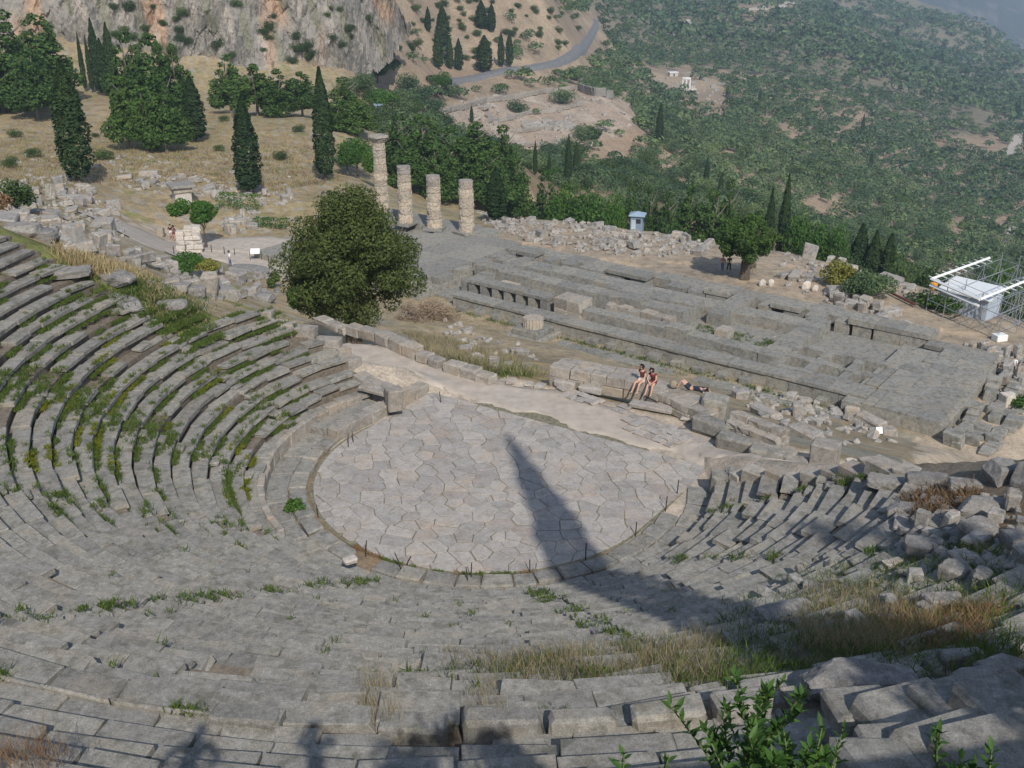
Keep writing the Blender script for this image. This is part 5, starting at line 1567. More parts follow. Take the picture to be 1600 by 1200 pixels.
# ================================================================== olives and scrub on the far slopes
def grove():
    rg = np.random.default_rng(200)
    pts = []
    # jittered world grid, denser than tree width
    r = 225.0
    while r < 2100:
        sp = 5.6 if r < 620 else (6.6 if r < 1000 else 10.5)
        n = int(R_(56) * r / sp)
        a = R_(-27) + (np.arange(n) + rg.uniform(-.4, .4, n)) * sp / r
        rr = r + rg.uniform(-.45, .45, n) * sp
        pts.append(np.c_[rr * np.sin(a), rr * np.cos(a), np.full(n, sp)])
        r += sp
    P = np.concatenate(pts)
    z = height(P[:, 0], P[:, 1])
    px, py, c = proj(np.c_[P[:, :2], z])
    rr = np.hypot(P[:, 0], P[:, 1])
    keep = (px > -60) & (px < 1680) & (py > -60) & (py < 560)
    # left part: cliffs, bare slope: only sparse scrub
    leftm = (px < 560 + .0 * py) | ((px < 900 - (py - 60) * .2) & (py < 150) & (rr < 640))
    keep &= ~(leftm & (rg.random(len(P)) > np.where(px < 560, .0, .22)))
    for q_ in BARE:
        keep &= ~(in_poly(px, py, q_) & (rg.random(len(P)) > (.06 if q_ is GYM or q_ is THOL else .30)))
    for i in range(len(ROADW) - 1):
        A_, B_ = ROADW[i][:2], ROADW[i + 1][:2]; d = B_ - A_; L2 = d @ d
        t_ = np.clip(((P[:, :2] - A_) @ d) / L2, 0, 1); dist = np.hypot(*(P[:, :2] - A_ - t_[:, None] * d).T)
        keep &= dist > 7.5
    tan = wav(P[:, 0], P[:, 1], .013, 8) + .6 * wav(P[:, 0], P[:, 1], .05, 9)
    keep &= (tan < 1.2) | (rg.random(len(P)) < .4)
    keep &= (rg.random(len(P)) < .96)
    keep &= ~((rr < 300) & (px < 560))
    mid = (rr < 420) & (px > 560) & (px < 1260) & (py < 260) & (rg.random(len(P)) < .0)
    keep &= ~mid
    P, z, rr, px, py = P[keep], z[keep], rr[keep], px[keep], py[keep]
    h = P[:, 2] * np.clip(rg.lognormal(-.22, .28, len(P)), .4, 1.5)
    # which ones the camera can see: cheap visibility by sampling the sight line
    vis = np.ones(len(P), bool)
    for f_ in np.linspace(.3, .97, 22):
        zz = H + (z + h - H) * f_
        vis &= height(P[:, 0] * f_, P[:, 1] * f_) < zz + .5
    size = h / rr
    o = np.argsort(-size * vis)
    ids = [i for i in o if vis[i] and -5 < px[i] < 1605 and py[i] > -5][:297]
    sel = np.zeros(len(P), bool); sel[ids] = True
    lab_ = {'olive': 'grey green olive tree on the near part of the far hillside', 'scrub': 'dark green bushy tree among the olives on the far hillside'}
    joined = {}
    for kind in ('olive', 'scrub'):
        for i in range(3):
            mb = MB()
            for me in PROTO[f'{kind}{i}']:
                V = np.empty(len(me.vertices) * 3); me.vertices.foreach_get('co', V)
                lt = np.empty(len(me.polygons), int); me.polygons.foreach_get('loop_total', lt)
                lv = np.empty(len(me.loops), int); me.loops.foreach_get('vertex_index', lv)
                fs_ = []; st_ = np.cumsum(np.r_[0, lt])[:-1]
                for kk in np.unique(lt):
                    fs_.append(lv[st_[lt == kk][:, None] + np.arange(kk)])
                mb.add(V.reshape(-1, 3), fs_)
            V, fs_ = mb.arrays()
            nt_ = len(PROTO[f'{kind}{i}'][0].polygons)
            tot = sum(len(f) for f in fs_)
            me = mesh_np(f'{kind}_tree', V, fs_, [M[kind], M['bark']])
            joined[(kind, i)] = me
    for i in ids:
        kind = 'scrub' if rg.random() < (.5 if rr[i] < 330 else .22) else 'olive'
        me = joined[(kind, int(rg.integers(3)))]
        w = h[i] * rg.uniform(.9, 1.2)
        o_ = put('olive_tree' if kind == 'olive' else 'bushy_tree', me, None, (P[i, 0], P[i, 1], z[i] - .2 * h[i]), (0, 0, rg.uniform(0, 6.28)), (w * 1.12, w * 1.12, h[i]))
        q_ = (px[i], py[i])
        reg = ('below the excavated terrace' if q_[0] < 1000 and q_[1] > 215 else 'beside the excavated terrace' if q_[0] < 1010 else 'below the far round temple' if q_[0] < 1160 and q_[1] > 165 else 'above the red earth bank' if q_[0] < 1380 and q_[1] < 315
               else 'around the red earth bank' if q_[0] < 1380 and q_[1] < 352 else 'just above the wood behind the ruins' if q_[0] < 1420 else 'above the scaffold' if q_[1] > 300 else 'on the hillside at the right')
        tag(o_, ('grey green olive tree ' if kind == 'olive' else 'dark green bushy tree ') + reg, 'tree', 'trees ' + reg)
    # the rest: three densities of one joined mass
    for name, lo, hi, nleaf, sizef, mat in (('olive_grove', 0, 620, 120, .150, 'olive'), ('olive_grove', 620, 1000, 56, .20, 'olive'), ('olive_grove', 1000, 2300, 24, .30, 'olive')):
        for kind, share in ((mat, 0), ('scrub', 1)):
            m = (~sel) & (rr >= lo) & (rr < hi) & ((rg.random(len(P)) < .20) == bool(share))
            if not m.any(): continue
            p_ = np.c_[P[m, :2], z[m]]; hh = h[m]; n = len(p_)
            d = rg.normal(0, 1, (n, nleaf, 3)); d /= np.linalg.norm(d, axis=2, keepdims=True)
            d[..., 2] = np.abs(d[..., 2]) * 1.0 - .22
            # two or three lobes per tree
            lobe = rg.normal(0, .15, (n, 3, 3)); li = rg.integers(0, 3, (n, nleaf))
            q_ = d * rg.uniform(.36, .48, (n, nleaf, 1)) + np.take_along_axis(lobe, li[..., None].repeat(3, 2), 1) * np.array([1, 1, .5])
            q_ = q_ * (hh[:, None, None] * np.array([1.15, 1.15, .85])) + p_[:, None, :] + np.array([0, 0, .42]) * hh[:, None, None]
            V, f = cards(q_.reshape(-1, 3), np.repeat(hh * sizef * 1.25, nleaf), rg, .2, 1.1, d.reshape(-1, 3) + [0, 0, .3])
            tag(put(name, mesh_np(name, V, [f], M[kind])), kind='stuff')
grove()
# sparse shrubs on the bare slope above the road and the cliff
rg = np.random.default_rng(210)
SHR = {'scrub': 'round green shrub on the bare slope above the road', 'cl': 'small shrub clinging to the grey and orange cliff'}
pts, _r = scatter_px([(575, 60), (650, 10), (720, 0), (900, 0), (905, 60), (860, 95), (700, 100), (600, 125)], 70, 211)
for (px, py) in pts:
    P = hit(px, py)
    if P is None: continue
    h = rg.uniform(1.8, 4.2)
    tree(f'scrub{rg.integers(3)}', P[0], P[1], h, SHR['scrub'], 'shrub', 'shrubs on the bare slope', 'shrub', 1.2, P[2], .3)
pts, _r = scatter_px([(120, 40), (560, 40), (560, 100), (400, 110), (200, 90)], 26, 212)
cl = bpy.data.objects['cliff']
dg = bpy.context.evaluated_depsgraph_get()
for (px, py) in scatter_px([(60, 2), (600, 2), (575, 90), (380, 108), (150, 80)], 44, 213)[0]:
    r_ = Vector(ray(px, py)).normalized()
    ok, loc, nr, idx = cl.ray_cast(Vector((0, 0, H)), r_)
    if ok:
        h = rg.uniform(1.6, 3.8)
        tree(f'scrub{rg.integers(3)}', loc.x, loc.y - .3, h, SHR['cl'], 'shrub', 'shrubs on the cliff', 'shrub', 1.1, loc.z - .5 * h)

# ================================================================== far ruins: gymnasium terraces, round temple
def terrace_wall(name, label, pxs, hgt, thick, mat, blen=(3, 6)):
    t_ = thing(name, label, 'ruined wall')
    pts_ = [hit(*q_) for q_ in pxs]
    for A_, B_ in zip(pts_[:-1], pts_[1:]):
        if A_ is None or B_ is None: continue
        wall_run(t_, 'wall_segment', A_, B_, 0, hgt, thick, 1, mat, blen, .12, .1, rg=np.random.default_rng(int(A_[0]) % 1000 + 1), zf=lambda p_: height1(p_[0], p_[1]))
terrace_wall('terrace_wall', 'long upper wall of the excavated terrace, below the olive edge', [(680, 182), (760, 160), (840, 148), (905, 141)], 1.8, 1.0, 'wall')
terrace_wall('terrace_wall', 'dark retaining wall at the far right end of the excavated terrace', [(905, 142), (930, 150), (958, 156)], 3.2, 1.2, 'boulder')
terrace_wall('terrace_wall', 'middle wall crossing the excavated terrace', [(760, 192), (830, 178), (910, 165)], 1.4, 1.0, 'wall')
terrace_wall('terrace_wall', 'lower wall of the excavated terrace', [(800, 208), (850, 203), (905, 200)], 1.3, 1.0, 'wall')
terrace_wall('terrace_wall', 'low front wall at the bottom edge of the excavated terrace', [(800, 228), (860, 228), (905, 226)], 1.2, 1.0, 'wall')
loose([(815, 190), (895, 190), (895, 203), (820, 203)], 6, 931, 'pale block on the excavated terrace', 'blocks on the excavated terrace', 2.2, 4, 150, (1.0, 2.6))
loose(GYM, 4, 935, 'scattered pale stone on the excavated terrace', 'stones on the excavated terrace', 2, 3.5, 160, (.8, 2.2))
P = hit(1072, 139)
th_ = thing('round_temple_ruin', 'far round temple ruin with three re-erected white columns', 'temple ruin', tuple(P))
V, fs = drum_mesh(7.4, 7.2, .5, 36, 0, .02); put('stylobate', mesh_np('stylobate', V, fs, M['plinth']), th_, (0, 0, -.1))
V, fs = drum_mesh(6.6, 6.4, .4, 36, 0, .02); put('upper_step', mesh_np('upper_step', V, fs, M['plinth']), th_, (0, 0, .41))
for k, a in enumerate((-2.2, -1.75, -1.3)):
    V, fs = drum_mesh(.62, .5, 6.2, 16, .02, .01); put('column', mesh_np('column', V, fs, M['sign']), th_, (5.6 * math.cos(a), 5.6 * math.sin(a), .8))
for a in (-1.97, -1.53):
    put('entablature_block', mesh_np('entablature_block', block_unit(1.5, .55, .7, .06, .03), CHF, M['sign']), th_, (5.6 * math.cos(a), 5.6 * math.sin(a), 7.72), (0, 0, a + math.pi / 2))
for k, a in enumerate((-3.0, -2.7, -.9, -.5, 0)):
    V, fs = drum_mesh(.6, .56, 1.2 + .4 * (k % 3), 14, .02, .02); put('column_stump', mesh_np('column_stump', V, fs, M['plinth']), th_, (5.6 * math.cos(a), 5.6 * math.sin(a), .8))
loose(THOL, 10, 941, 'pale ruin stone around the far round temple', 'stones around the far round temple', 2.5, 4.5, 80, (1.2, 3))
def box_obj(name, h, mat, parent, loc, rz=0, ch=.02):
    return put(name, mesh_np(name, block_unit(*h, ch, 0), CHF, M[mat]), parent, loc, (0, 0, rz))
P = hit(1051, 119); t = thing('small_hut', 'tiny pale hut above the far round temple', 'hut', tuple(P), .3)
box_obj('wall', (3.2, 2.2, 1.3), 'plinth', t, (0, 0, 1.2)); box_obj('roof', (3.6, 2.6, .25), 'sign', t, (0, 0, 2.75)); box_obj('door', (.5, .06, .9), 'glass', t, (0, -2.24, 1.0))
P = hit(487, 159); t = thing('road_hut', 'small pale hut half hidden behind the tall slim cypress', 'hut', tuple(P), .2)
box_obj('wall', (2.4, 1.6, 1.0), 'shed', t, (0, 0, 1.0)); box_obj('roof', (2.7, 1.9, .14), 'sign', t, (0, 0, 2.14)); box_obj('window', (.7, .05, .4), 'glass', t, (.3, -1.64, 1.2))
P = hit(592, 182); t = thing('sentry_box', 'small blue grey post box structure on the bare strip above the tallest column', 'sentry box', tuple(P), .2)
box_obj('wall', (.9, .9, 1.4), 'kiosk', t, (0, 0, 1.4)); box_obj('roof', (1.2, 1.2, .15), 'kiosk_roof', t, (0, 0, 2.95)); box_obj('window', (.5, .04, .35), 'glass', t, (0, -.93, 1.9))
# car on the road
P = hit(920, 64); dr = ROADW[-3] - ROADW[-5]
car = thing('parked_car', 'white car on the grey road above the olive slope', 'car', (P[0], P[1], P[2] + .6), math.atan2(dr[1], dr[0]))
box_obj('body', (2.1, .85, .38), 'car', car, (0, 0, .62), 0, .15); box_obj('cabin', (1.15, .75, .3), 'glass', car, (-.15, 0, 1.25), 0, .14); box_obj('roof', (.95, .7, .05), 'car', car, (-.15, 0, 1.58), 0, .03)
for sx in (-1.3, 1.3):
    for sy in (-.8, .8):
        V, fs = drum_mesh(.33, .33, .22, 14, 0, 0); V = V @ rot3(math.pi / 2, 0, 0).T
        put('wheel', mesh_np('wheel', V, fs, M['tyre']), car, (sx, sy + .11, .33))

# ================================================================== kiosk, signs, posts, scaffold
P = up(995, 363, -14.0); P[2] = height1(P[0], P[1])
k_ = thing('guard_kiosk', 'grey blue guard kiosk with a pale hipped roof at the far edge of the ruins', 'kiosk', tuple(P), -.25, None, .82)
hk = 1.25
box_obj('wall', (.95, .95, hk), 'kiosk', k_, (0, 0, hk))
for (x, y, rz) in ((.25, -.97, 0), (.97, 0, math.pi / 2), (-.97, 0, math.pi / 2)):
    f_ = box_obj('window', (.38, .03, .34), 'glass', k_, (x, y, 1.75), rz, .01)
V = np.array([(-1.25, -1.25, 0), (1.25, -1.25, 0), (1.25, 1.25, 0), (-1.25, 1.25, 0), (-1.25, -1.25, .12), (1.25, -1.25, .12), (1.25, 1.25, .12), (-1.25, 1.25, .12), (0, 0, .62)])
put('roof', mesh_np('roof', V, [np.array([[3, 2, 1, 0], [0, 1, 5, 4], [1, 2, 6, 5], [2, 3, 7, 6], [3, 0, 4, 7]]), np.array([[4, 5, 8], [5, 6, 8], [6, 7, 8], [7, 4, 8]])], M['kiosk_roof']), k_, (0, 0, 2.51))
box_obj('door', (.35, .03, .95), 'shed', k_, (-.45, -.98, .97), 0, .01)
# iron stakes round the orchestra
SG = 'iron stakes round the orchestra'
_st = [(544, 697, .62, .06), (552, 690, .6, -.05), (689, 628, .55, -.12), (497, 806, .5, -.05), (483, 838, .55, -.5), (571, 866, .58, .12), (628, 890, .7, -.32), (633, 886, .45, .5), (731, 908, .58, -.1), (736, 903, .62, .05), (828, 893, .5, -.02), (915, 874, .68, .0), (993, 835, .55, .04), (1040, 796, .6, .05), (1058, 770, .6, .05)]
for i, (px, py, ln, lean) in enumerate(_st):
    Q = up(px, py, .04)
    m_ = MB(); m_.add(*tube([(0, 0, -.1), (lean * ln * .5, 0, ln * .5), (lean * ln, 0, ln)], [.024, .022, .02], 6)); 
    lab = ('leaning' if abs(lean) > .2 else 'upright') + ' rusty iron stake, ' + nth(_st, i) + ' of fifteen around the orchestra'
    tag(m_.build('iron_stake', M['iron'], None, loc=tuple(Q)), lab, 'stake', SG)
# rope posts by the upper path
_rp = [(272, 398), (331, 395), (351, 398), (367, 400), (420, 412), (437, 402), (443, 390)]
for i, (px, py) in enumerate(_rp):
    Q = hit(px, py); m_ = MB(); m_.add(*tube([(0, 0, -.1), (0, 0, .9)], [.05, .045], 6))
    tag(m_.build('rope_post', M['iron'], None, loc=tuple(Q)), 'thin dark rope post, ' + nth(_rp, i) + ' of seven beside the upper path', 'post', 'rope posts beside the upper path')
Q = hit(400, 408); s_ = thing('info_board', 'slanted white information board beside the upper path', 'sign', tuple(Q), .1)
put('panel', mesh_np('panel', block_unit(.5, .34, .03, .01, 0) @ rot3(.75, 0, 0).T, CHF, M['sign']), s_, (0, 0, 1.1))
for sx in (-.6, .6):
    m_ = MB(); m_.add(*tube([(sx, .1, -.1), (sx, .1, 1.05)], [.04, .04], 6)); m_.build('leg', M['iron'], s_)
Q = up(1372, 680, -9.0); Q = hit(1372, 684); s_ = thing('small_sign', 'small blank white sign plate on the rocky slope below the temple', 'sign', (Q[0], Q[1], Q[2] + .1), .1)
put('plate', mesh_np('plate', block_unit(.22, .03, .22, .01, 0) @ rot3(-.5, 0, 0).T, CHF, M['sign']), s_, (0, 0, .42))
m_ = MB(); m_.add(*tube([(0, .06, -.2), (0, .06, .4)], [.025, .025], 5)); m_.build('leg', M['iron'], s_)
Q = hit(252, 368); V = block_unit(.38, .38, .5, .05, .02); V[:, 2] += .45
tag(put('stone_stub', mesh_np('stone_stub', V, CHF, M['column']), None, tuple(Q)), 'short ochre stone stub beside the couple on the upper path', 'stone block')
Q = hit(362, 350); V = block_unit(.3, .05, .25, .01, 0); V[:, 2] += .4
tag(put('white_plate', mesh_np('white_plate', V, CHF, M['sign']), None, tuple(Q)), 'tiny white plate in the ruins behind the small tree', 'sign')
# scaffold stage rig at the far right
SCZ = -13.6
def zat(px, py, z): return up(px, py, z)
rigA, rigB, rigC = zat(1455, 436, -8.6), zat(1546, 403, -8.6), zat(1531, 468, -8.6)
dAB = (rigB - rigA); dAC = (rigC - rigA)
rigD = rigC + dAB
sc = thing('lighting_scaffold', 'scaffold of grey poles with white truss beams behind the white roofed shed', 'scaffold', tuple(np.r_[rigA[:2], SCZ]))
base = np.r_[rigA[:2], SCZ]
def beam(name, A_, B_, r, mat, n=6, parent=None):
    m_ = MB(); m_.add(*tube([A_ - base, B_ - base], [r, r], n)); return m_.build(name, M[mat], parent or sc)
for nm, A_, B_ in (('truss_beam', rigA, rigB), ('truss_beam', rigC, rigD), ('cross_beam', rigA, rigC), ('cross_beam', rigA - [0, 0, .6], rigC - [0, 0, .6])):
    b_ = beam(nm, A_, B_, .15, 'white', 4)
    if nm == 'truss_beam':
        u_ = (B_ - A_); L = np.linalg.norm(u_); u_ /= L; side = dAC / np.linalg.norm(dAC)
        for s in np.arange(.6, L, 1.2):
            c = A_ + u_ * s
            m_ = MB(); m_.add(*tube([c - side * .75 - base - [0, 0, .05], c + side * .75 - base - [0, 0, .05]], [.05, .05], 4)); m_.build('cross_arm', M['white'], sc)
grid_ = [(i, j) for i in range(5) for j in range(5)]
rgs = np.random.default_rng(12)
ptp = lambda i, j: rigA + dAB * (i / 4 * 1.25) + dAC * (j / 4 * 1.45)
for (i, j) in grid_:
    p_ = ptp(i, j); beam('pole', np.r_[p_[:2], SCZ - .3], np.r_[p_[:2], -8.7 + rgs.uniform(-.8, .5)], .04, 'steel', 5)
for z_ in (-12.2, -10.6, -9.2):
    for i in range(5):
        beam('ledger', np.r_[ptp(i, 0)[:2], z_], np.r_[ptp(i, 4)[:2], z_], .03, 'steel', 4)
    for j in range(5):
        beam('ledger', np.r_[ptp(0, j)[:2], z_], np.r_[ptp(4, j)[:2], z_], .03, 'steel', 4)
for i in range(4):
    for j in range(5):
        beam('brace', np.r_[ptp(i, j)[:2], -13.4], np.r_[ptp(i + 1, j)[:2], -9.2], .025, 'steel', 4)
for j in range(4):
    for i in (0, 2, 4):
        beam('brace', np.r_[ptp(i, j)[:2], -13.4], np.r_[ptp(i, j + 1)[:2], -9.2], .025, 'steel', 4)
o_ = box_obj('orange_lamp', (.28, .22, .35), 'orange', sc, tuple(rigA - base + np.array([.45, .2, -.75])), .3, .1)
# white roofed shed
c0, c1, c2 = zat(1462, 505, -13.4), zat(1535, 525, -13.4), zat(1500, 486, -13.4)
ex = (c1 - c0)[:2]; Lx = np.hypot(*ex); an = math.atan2(ex[1], ex[0])
sh = thing('site_shed', 'long pale shed with a sloping white roof beside the scaffold', 'shed', (c0[0], c0[1], height1(c0[0], c0[1]) - .1), an)
Ly = 2.6
box_obj('wall', (Lx / 2, Ly / 2, 1.0), 'shed', sh, (Lx / 2, Ly / 2, 1.0))
V = block_unit(Lx / 2 + .25, Ly / 2 + .3, .09, .02, 0); V[:, 2] += V[:, 1] * .17
put('roof', mesh_np('roof', V, CHF, M['tarp']), sh, (Lx / 2, Ly / 2, 2.35))
for i in range(4): box_obj('panel_joint', (.03, .02, .95), 'steel', sh, (Lx * (i + .5) / 4, -.02, 1.0), 0, .005)
Q = hit(1561, 532); tag(put('white_crate', mesh_np('white_crate', block_unit(.55, .4, .3, .04, .01) + [0, 0, .3], CHF, M['sign']), None, tuple(Q), (0, 0, .3)), 'pale green white crate standing among stele fragments', 'crate')
Q = hit(1573, 634); tag(put('white_block', mesh_np('white_block', block_unit(.5, .45, .5, .05, .03) + [0, 0, .5], CHF, M['plinth']), None, tuple(Q), (0, 0, .2)), 'white squared block on the sandy path beside a bush', 'stone block')
A_, B_ = hit(1388, 460), hit(1428, 480)
m_ = MB(); m_.add(*tube([A_ + [0, 0, .3], B_ + [0, 0, .3]], [.14, .14], 6)); tag(m_.build('red_pipe', M['darkred']), 'dark red pipe lying on the ground toward the scaffold', 'pipe')

# pale round stones standing at the southwest edge
_sl = [(1204, 447, .40), (1259, 452, .50), (1191, 447, .42), (1273, 455, .36)]
for i, (px, py, w) in enumerate(_sl):
    Q = hit(px, py); V, Fa = boulder_mesh(w, .22, w * 1.1, px, .3, .05)
    tag(put('pale_stele', mesh_np('pale_stele', V, [Fa], M['plinth']), None, (Q[0], Q[1], Q[2] + w * .8), (0, 0, .2)), 'pale rounded stele, ' + nth(_sl, i) + ' of four at the south edge of the temple', 'stele', 'pale steles at the south edge')

# ================================================================== people
def skin_mesh(verts, edges, radii, mat, sub=1, root=0):
    me = bpy.data.meshes.new('tmp'); me.from_pydata([tuple(v) for v in verts], edges, [])
    ob = bpy.data.objects.new('tmp', me); COL.objects.link(ob)
    ob.modifiers.new('s', 'SKIN')
    for i, r in enumerate(radii):
        sv = me.skin_vertices[0].data[i]; sv.radius = (r, r) if not isinstance(r, tuple) else r; sv.use_root = (i == root)
    sm = ob.modifiers.new('d', 'SUBSURF'); sm.levels = sub; sm.render_levels = sub
    dg_ = bpy.context.evaluated_depsgraph_get()
    out = bpy.data.meshes.new_from_object(ob.evaluated_get(dg_))
    bpy.data.objects.remove(ob); bpy.data.meshes.remove(me)
    out.materials.clear(); out.materials.append(mat)
    out.polygons.foreach_set('use_smooth', np.ones(len(out.polygons), bool))
    return out
def person(label, loc, rz, joints, top, bottom, legs_bare=True, hair='hair', group=None, scale=1.0, sleeves=False, skirt=False, fingers=True, shoe='black'):
    """joints: pelvis chest neck head, L/R shoulder elbow wrist, L/R hip knee ankle toe (metres, x right, -y front)"""
    J = {k: np.array(v, float) for k, v in joints.items()}
    t_ = thing('person', label, 'person', tuple(loc), rz, group, scale)
    V, E, Rr, ix = [], [], [], {}
    def av(n, p_, r): ix[n] = len(V); V.append(p_); Rr.append(r)
    av('pelvis', J['pelvis'], (.145, .115)); av('belly', J['pelvis'] * .5 + J['chest'] * .5, (.12, .095)); av('chest', J['chest'], (.14, .10)); av('neck', J['neck'], .05)
    hd = J['head'] - J['neck']; hd = hd / np.linalg.norm(hd)
    av('jaw', J['head'] - hd * .05, .068); av('head', J['head'] + hd * .03, .088); av('crown', J['head'] + hd * .11, .06)
    f_ = J.get('face', np.array([0, -1.0, 0])); av('nose', J['head'] + f_ * .105, .014)
    E += [(0, 1), (1, 2), (2, 3), (3, 4), (4, 5), (5, 6), (5, 7)]
    for s in 'LR':
        for n, r in (('shoulder', .052), ('elbow', .040), ('wrist', .028)): av(s + n, J[s + n], r)
        E += [(ix['chest'], ix[s + 'shoulder']), (ix[s + 'shoulder'], ix[s + 'elbow']), (ix[s + 'elbow'], ix[s + 'wrist'])]
        d = J[s + 'wrist'] - J[s + 'elbow']; d = d / np.linalg.norm(d)
        av(s + 'palm', J[s + 'wrist'] + d * .07, .030); E.append((ix[s + 'wrist'], ix[s + 'palm']))
        side = np.cross(d, [0.2, .3, 1]); side /= np.linalg.norm(side)
        if fingers:
            for q_ in range(4):
                b_ = J[s + 'wrist'] + d * .10 + side * (-.03 + .02 * q_); e_ = b_ + d * (.075 - .012 * abs(q_ - 1.3)) + np.array([0, 0, -.02])
                av(f'{s}f{q_}', b_, .009); av(f'{s}g{q_}', e_, .008); E += [(ix[s + 'palm'], ix[f'{s}f{q_}']), (ix[f'{s}f{q_}'], ix[f'{s}g{q_}'])]
            av(s + 'thumb', J[s + 'wrist'] + d * .07 + side * .055, .010); E.append((ix[s + 'palm'], ix[s + 'thumb']))
        for n, r in (('hip', .095), ('knee', .060), ('ankle', .040), ('toe', .032)): av(s + n, J[s + n], r)
        E += [(0, ix[s + 'hip']), (ix[s + 'hip'], ix[s + 'knee']), (ix[s + 'knee'], ix[s + 'ankle']), (ix[s + 'ankle'], ix[s + 'toe'])]
    put('body', skin_mesh(V, E, Rr, M['skin']), t_)
    g = .016
    Vt = [J['pelvis'] * .75 + J['chest'] * .25, J['pelvis'] * .5 + J['chest'] * .5, J['chest'], J['chest'] * .5 + J['neck'] * .5]
    Et = [(0, 1), (1, 2), (2, 3)]; Rt = [(.145 + g, .115 + g), (.125 + g, .10 + g), (.145 + g, .105 + g), .075]
    for s in 'LR':
        i = len(Vt); Vt.append(J[s + 'shoulder']); Rt.append(.052 + g); Et.append((2, i))
        e_ = J[s + 'elbow'] if sleeves else J[s + 'shoulder'] * .6 + J[s + 'elbow'] * .4
        Vt.append(e_); Rt.append(.05 + g * .6); Et.append((i, i + 1))
    put('top', skin_mesh(Vt, Et, Rt, M[top]), t_)
    Vb = [J['pelvis'], J['pelvis'] * .7 + J['chest'] * .3]; Eb = [(0, 1)]; Rb = [(.15 + g, .12 + g), (.135 + g, .11 + g)]
    for s in 'LR':
        i = len(Vb); Vb += [J[s + 'hip'], J[s + 'knee'] * (.55 if legs_bare else 1) + J[s + 'hip'] * (.45 if legs_bare else 0)]; Rb += [.10 + g + (.03 if skirt else 0), (.085 if legs_bare else .066) + g + (.03 if skirt else 0)]
        Eb += [(0, i), (i, i + 1)]
        if not legs_bare: Vb.append(J[s + 'ankle']); Rb.append(.045 + g); Eb.append((i + 1, i + 2))
    put('skirt' if skirt else ('shorts' if legs_bare else 'trousers'), skin_mesh(Vb, Eb, Rb, M[bottom]), t_)
    hv = [J['head'] + hd * .05 - f_ * .03, J['head'] + hd * .10 - f_ * .02, J['head'] - hd * .02 - f_ * .06]
    put('hair', skin_mesh(hv, [(0, 1), (0, 2)], [.097, .075, .075], M[hair]), t_)
    for s in 'LR':
        d = J[s + 'toe'] - J[s + 'ankle']
        put('shoe', skin_mesh([J[s + 'ankle'] + d * .1 + [0, 0, -.02], J[s + 'toe']], [(0, 1)], [.045, .04], M[shoe]), t_)
    return t_
def standing(hgt=1.7, stride=.1, arm=.0, sway=0):
    k = hgt / 1.7
    j = dict(pelvis=(0, 0, .93), chest=(0, .0, 1.28), neck=(0, .0, 1.47), head=(0, -.02, 1.57), Lshoulder=(.19, 0, 1.39), Lelbow=(.25, .03 - arm, 1.10), Lwrist=(.26, -.06 - arm, .86),
             Rshoulder=(-.19, 0, 1.39), Relbow=(-.25, .03 + arm, 1.10), Rwrist=(-.26, -.06 + arm, .86), Lhip=(.09, 0, .88), Lknee=(.10, -stride, .48), Lankle=(.10, -stride * 1.4, .07), Ltoe=(.11, -stride * 1.4 - .16, .03),
             Rhip=(-.09, 0, .88), Rknee=(-.10, stride * .6, .48), Rankle=(-.10, stride * 1.6, .07), Rtoe=(-.11, stride * 1.6 - .16, .03))
    return {a: np.array(v) * k for a, v in j.items()}
def sitting(seat=.0, head_dir=(0, -1, 0), fwd=0.0, hands='lap'):
    """origin on the seat edge"""
    j = dict(pelvis=(0, .12, .10), chest=(0, .08 - fwd, .45), neck=(0, .03 - fwd * 1.4, .64), head=(0, -.02 - fwd * 1.6, .75),
             Lshoulder=(.18, .06 - fwd, .56), Rshoulder=(-.18, .06 - fwd, .56), Lelbow=(.22, -.06 - fwd, .30), Relbow=(-.22, -.06 - fwd, .30), Lwrist=(.08, -.24 - fwd * .5, .16), Rwrist=(-.08, -.24 - fwd * .5, .16),
             Lhip=(.10, .08, .09), Rhip=(-.10, .08, .09), Lknee=(.12, -.36, .04), Rknee=(-.12, -.36, .04), Lankle=(.12, -.52, -.38), Rankle=(-.15, -.56, -.38), Ltoe=(.13, -.68, -.42), Rtoe=(-.17, -.72, -.42))
    if hands == 'up': j['Relbow'] = (-.30, -.06, .62); j['Rwrist'] = (-.12, -.12, .80)
    return j
wd = (W1[:2] - W0[:2]) / np.linalg.norm(W1[:2] - W0[:2])
face = math.atan2(-NX, NY) - .15
def on_wall(px, inward=.0, z=.95, base_y=None):
    # point on top of the front edge of the retaining wall at the picture column px
    best = None
    for s_ in np.linspace(-1, 14, 700):
        p_ = W0[:2] + wd * s_ - nrm * (.37 - inward)
        x_ = proj(np.array([p_[0], p_[1], z]))[0]
        if best is None or abs(x_ - px) < best[0]: best = (abs(x_ - px), p_)
    return np.array([best[1][0], best[1][1], z])
person('woman in dark red top and cream skirt sitting on the wall shading her eyes', on_wall(1002, .05), face, sitting(hands='up'), 'redtop', 'cream', True, group=None, skirt=True)
person('woman in dark red top and dark shorts sitting beside the cream skirted woman', on_wall(1020, .05), face + .2, sitting(fwd=.14), 'redtop', 'redtop', True)
L = on_wall(1078, .55, .72)
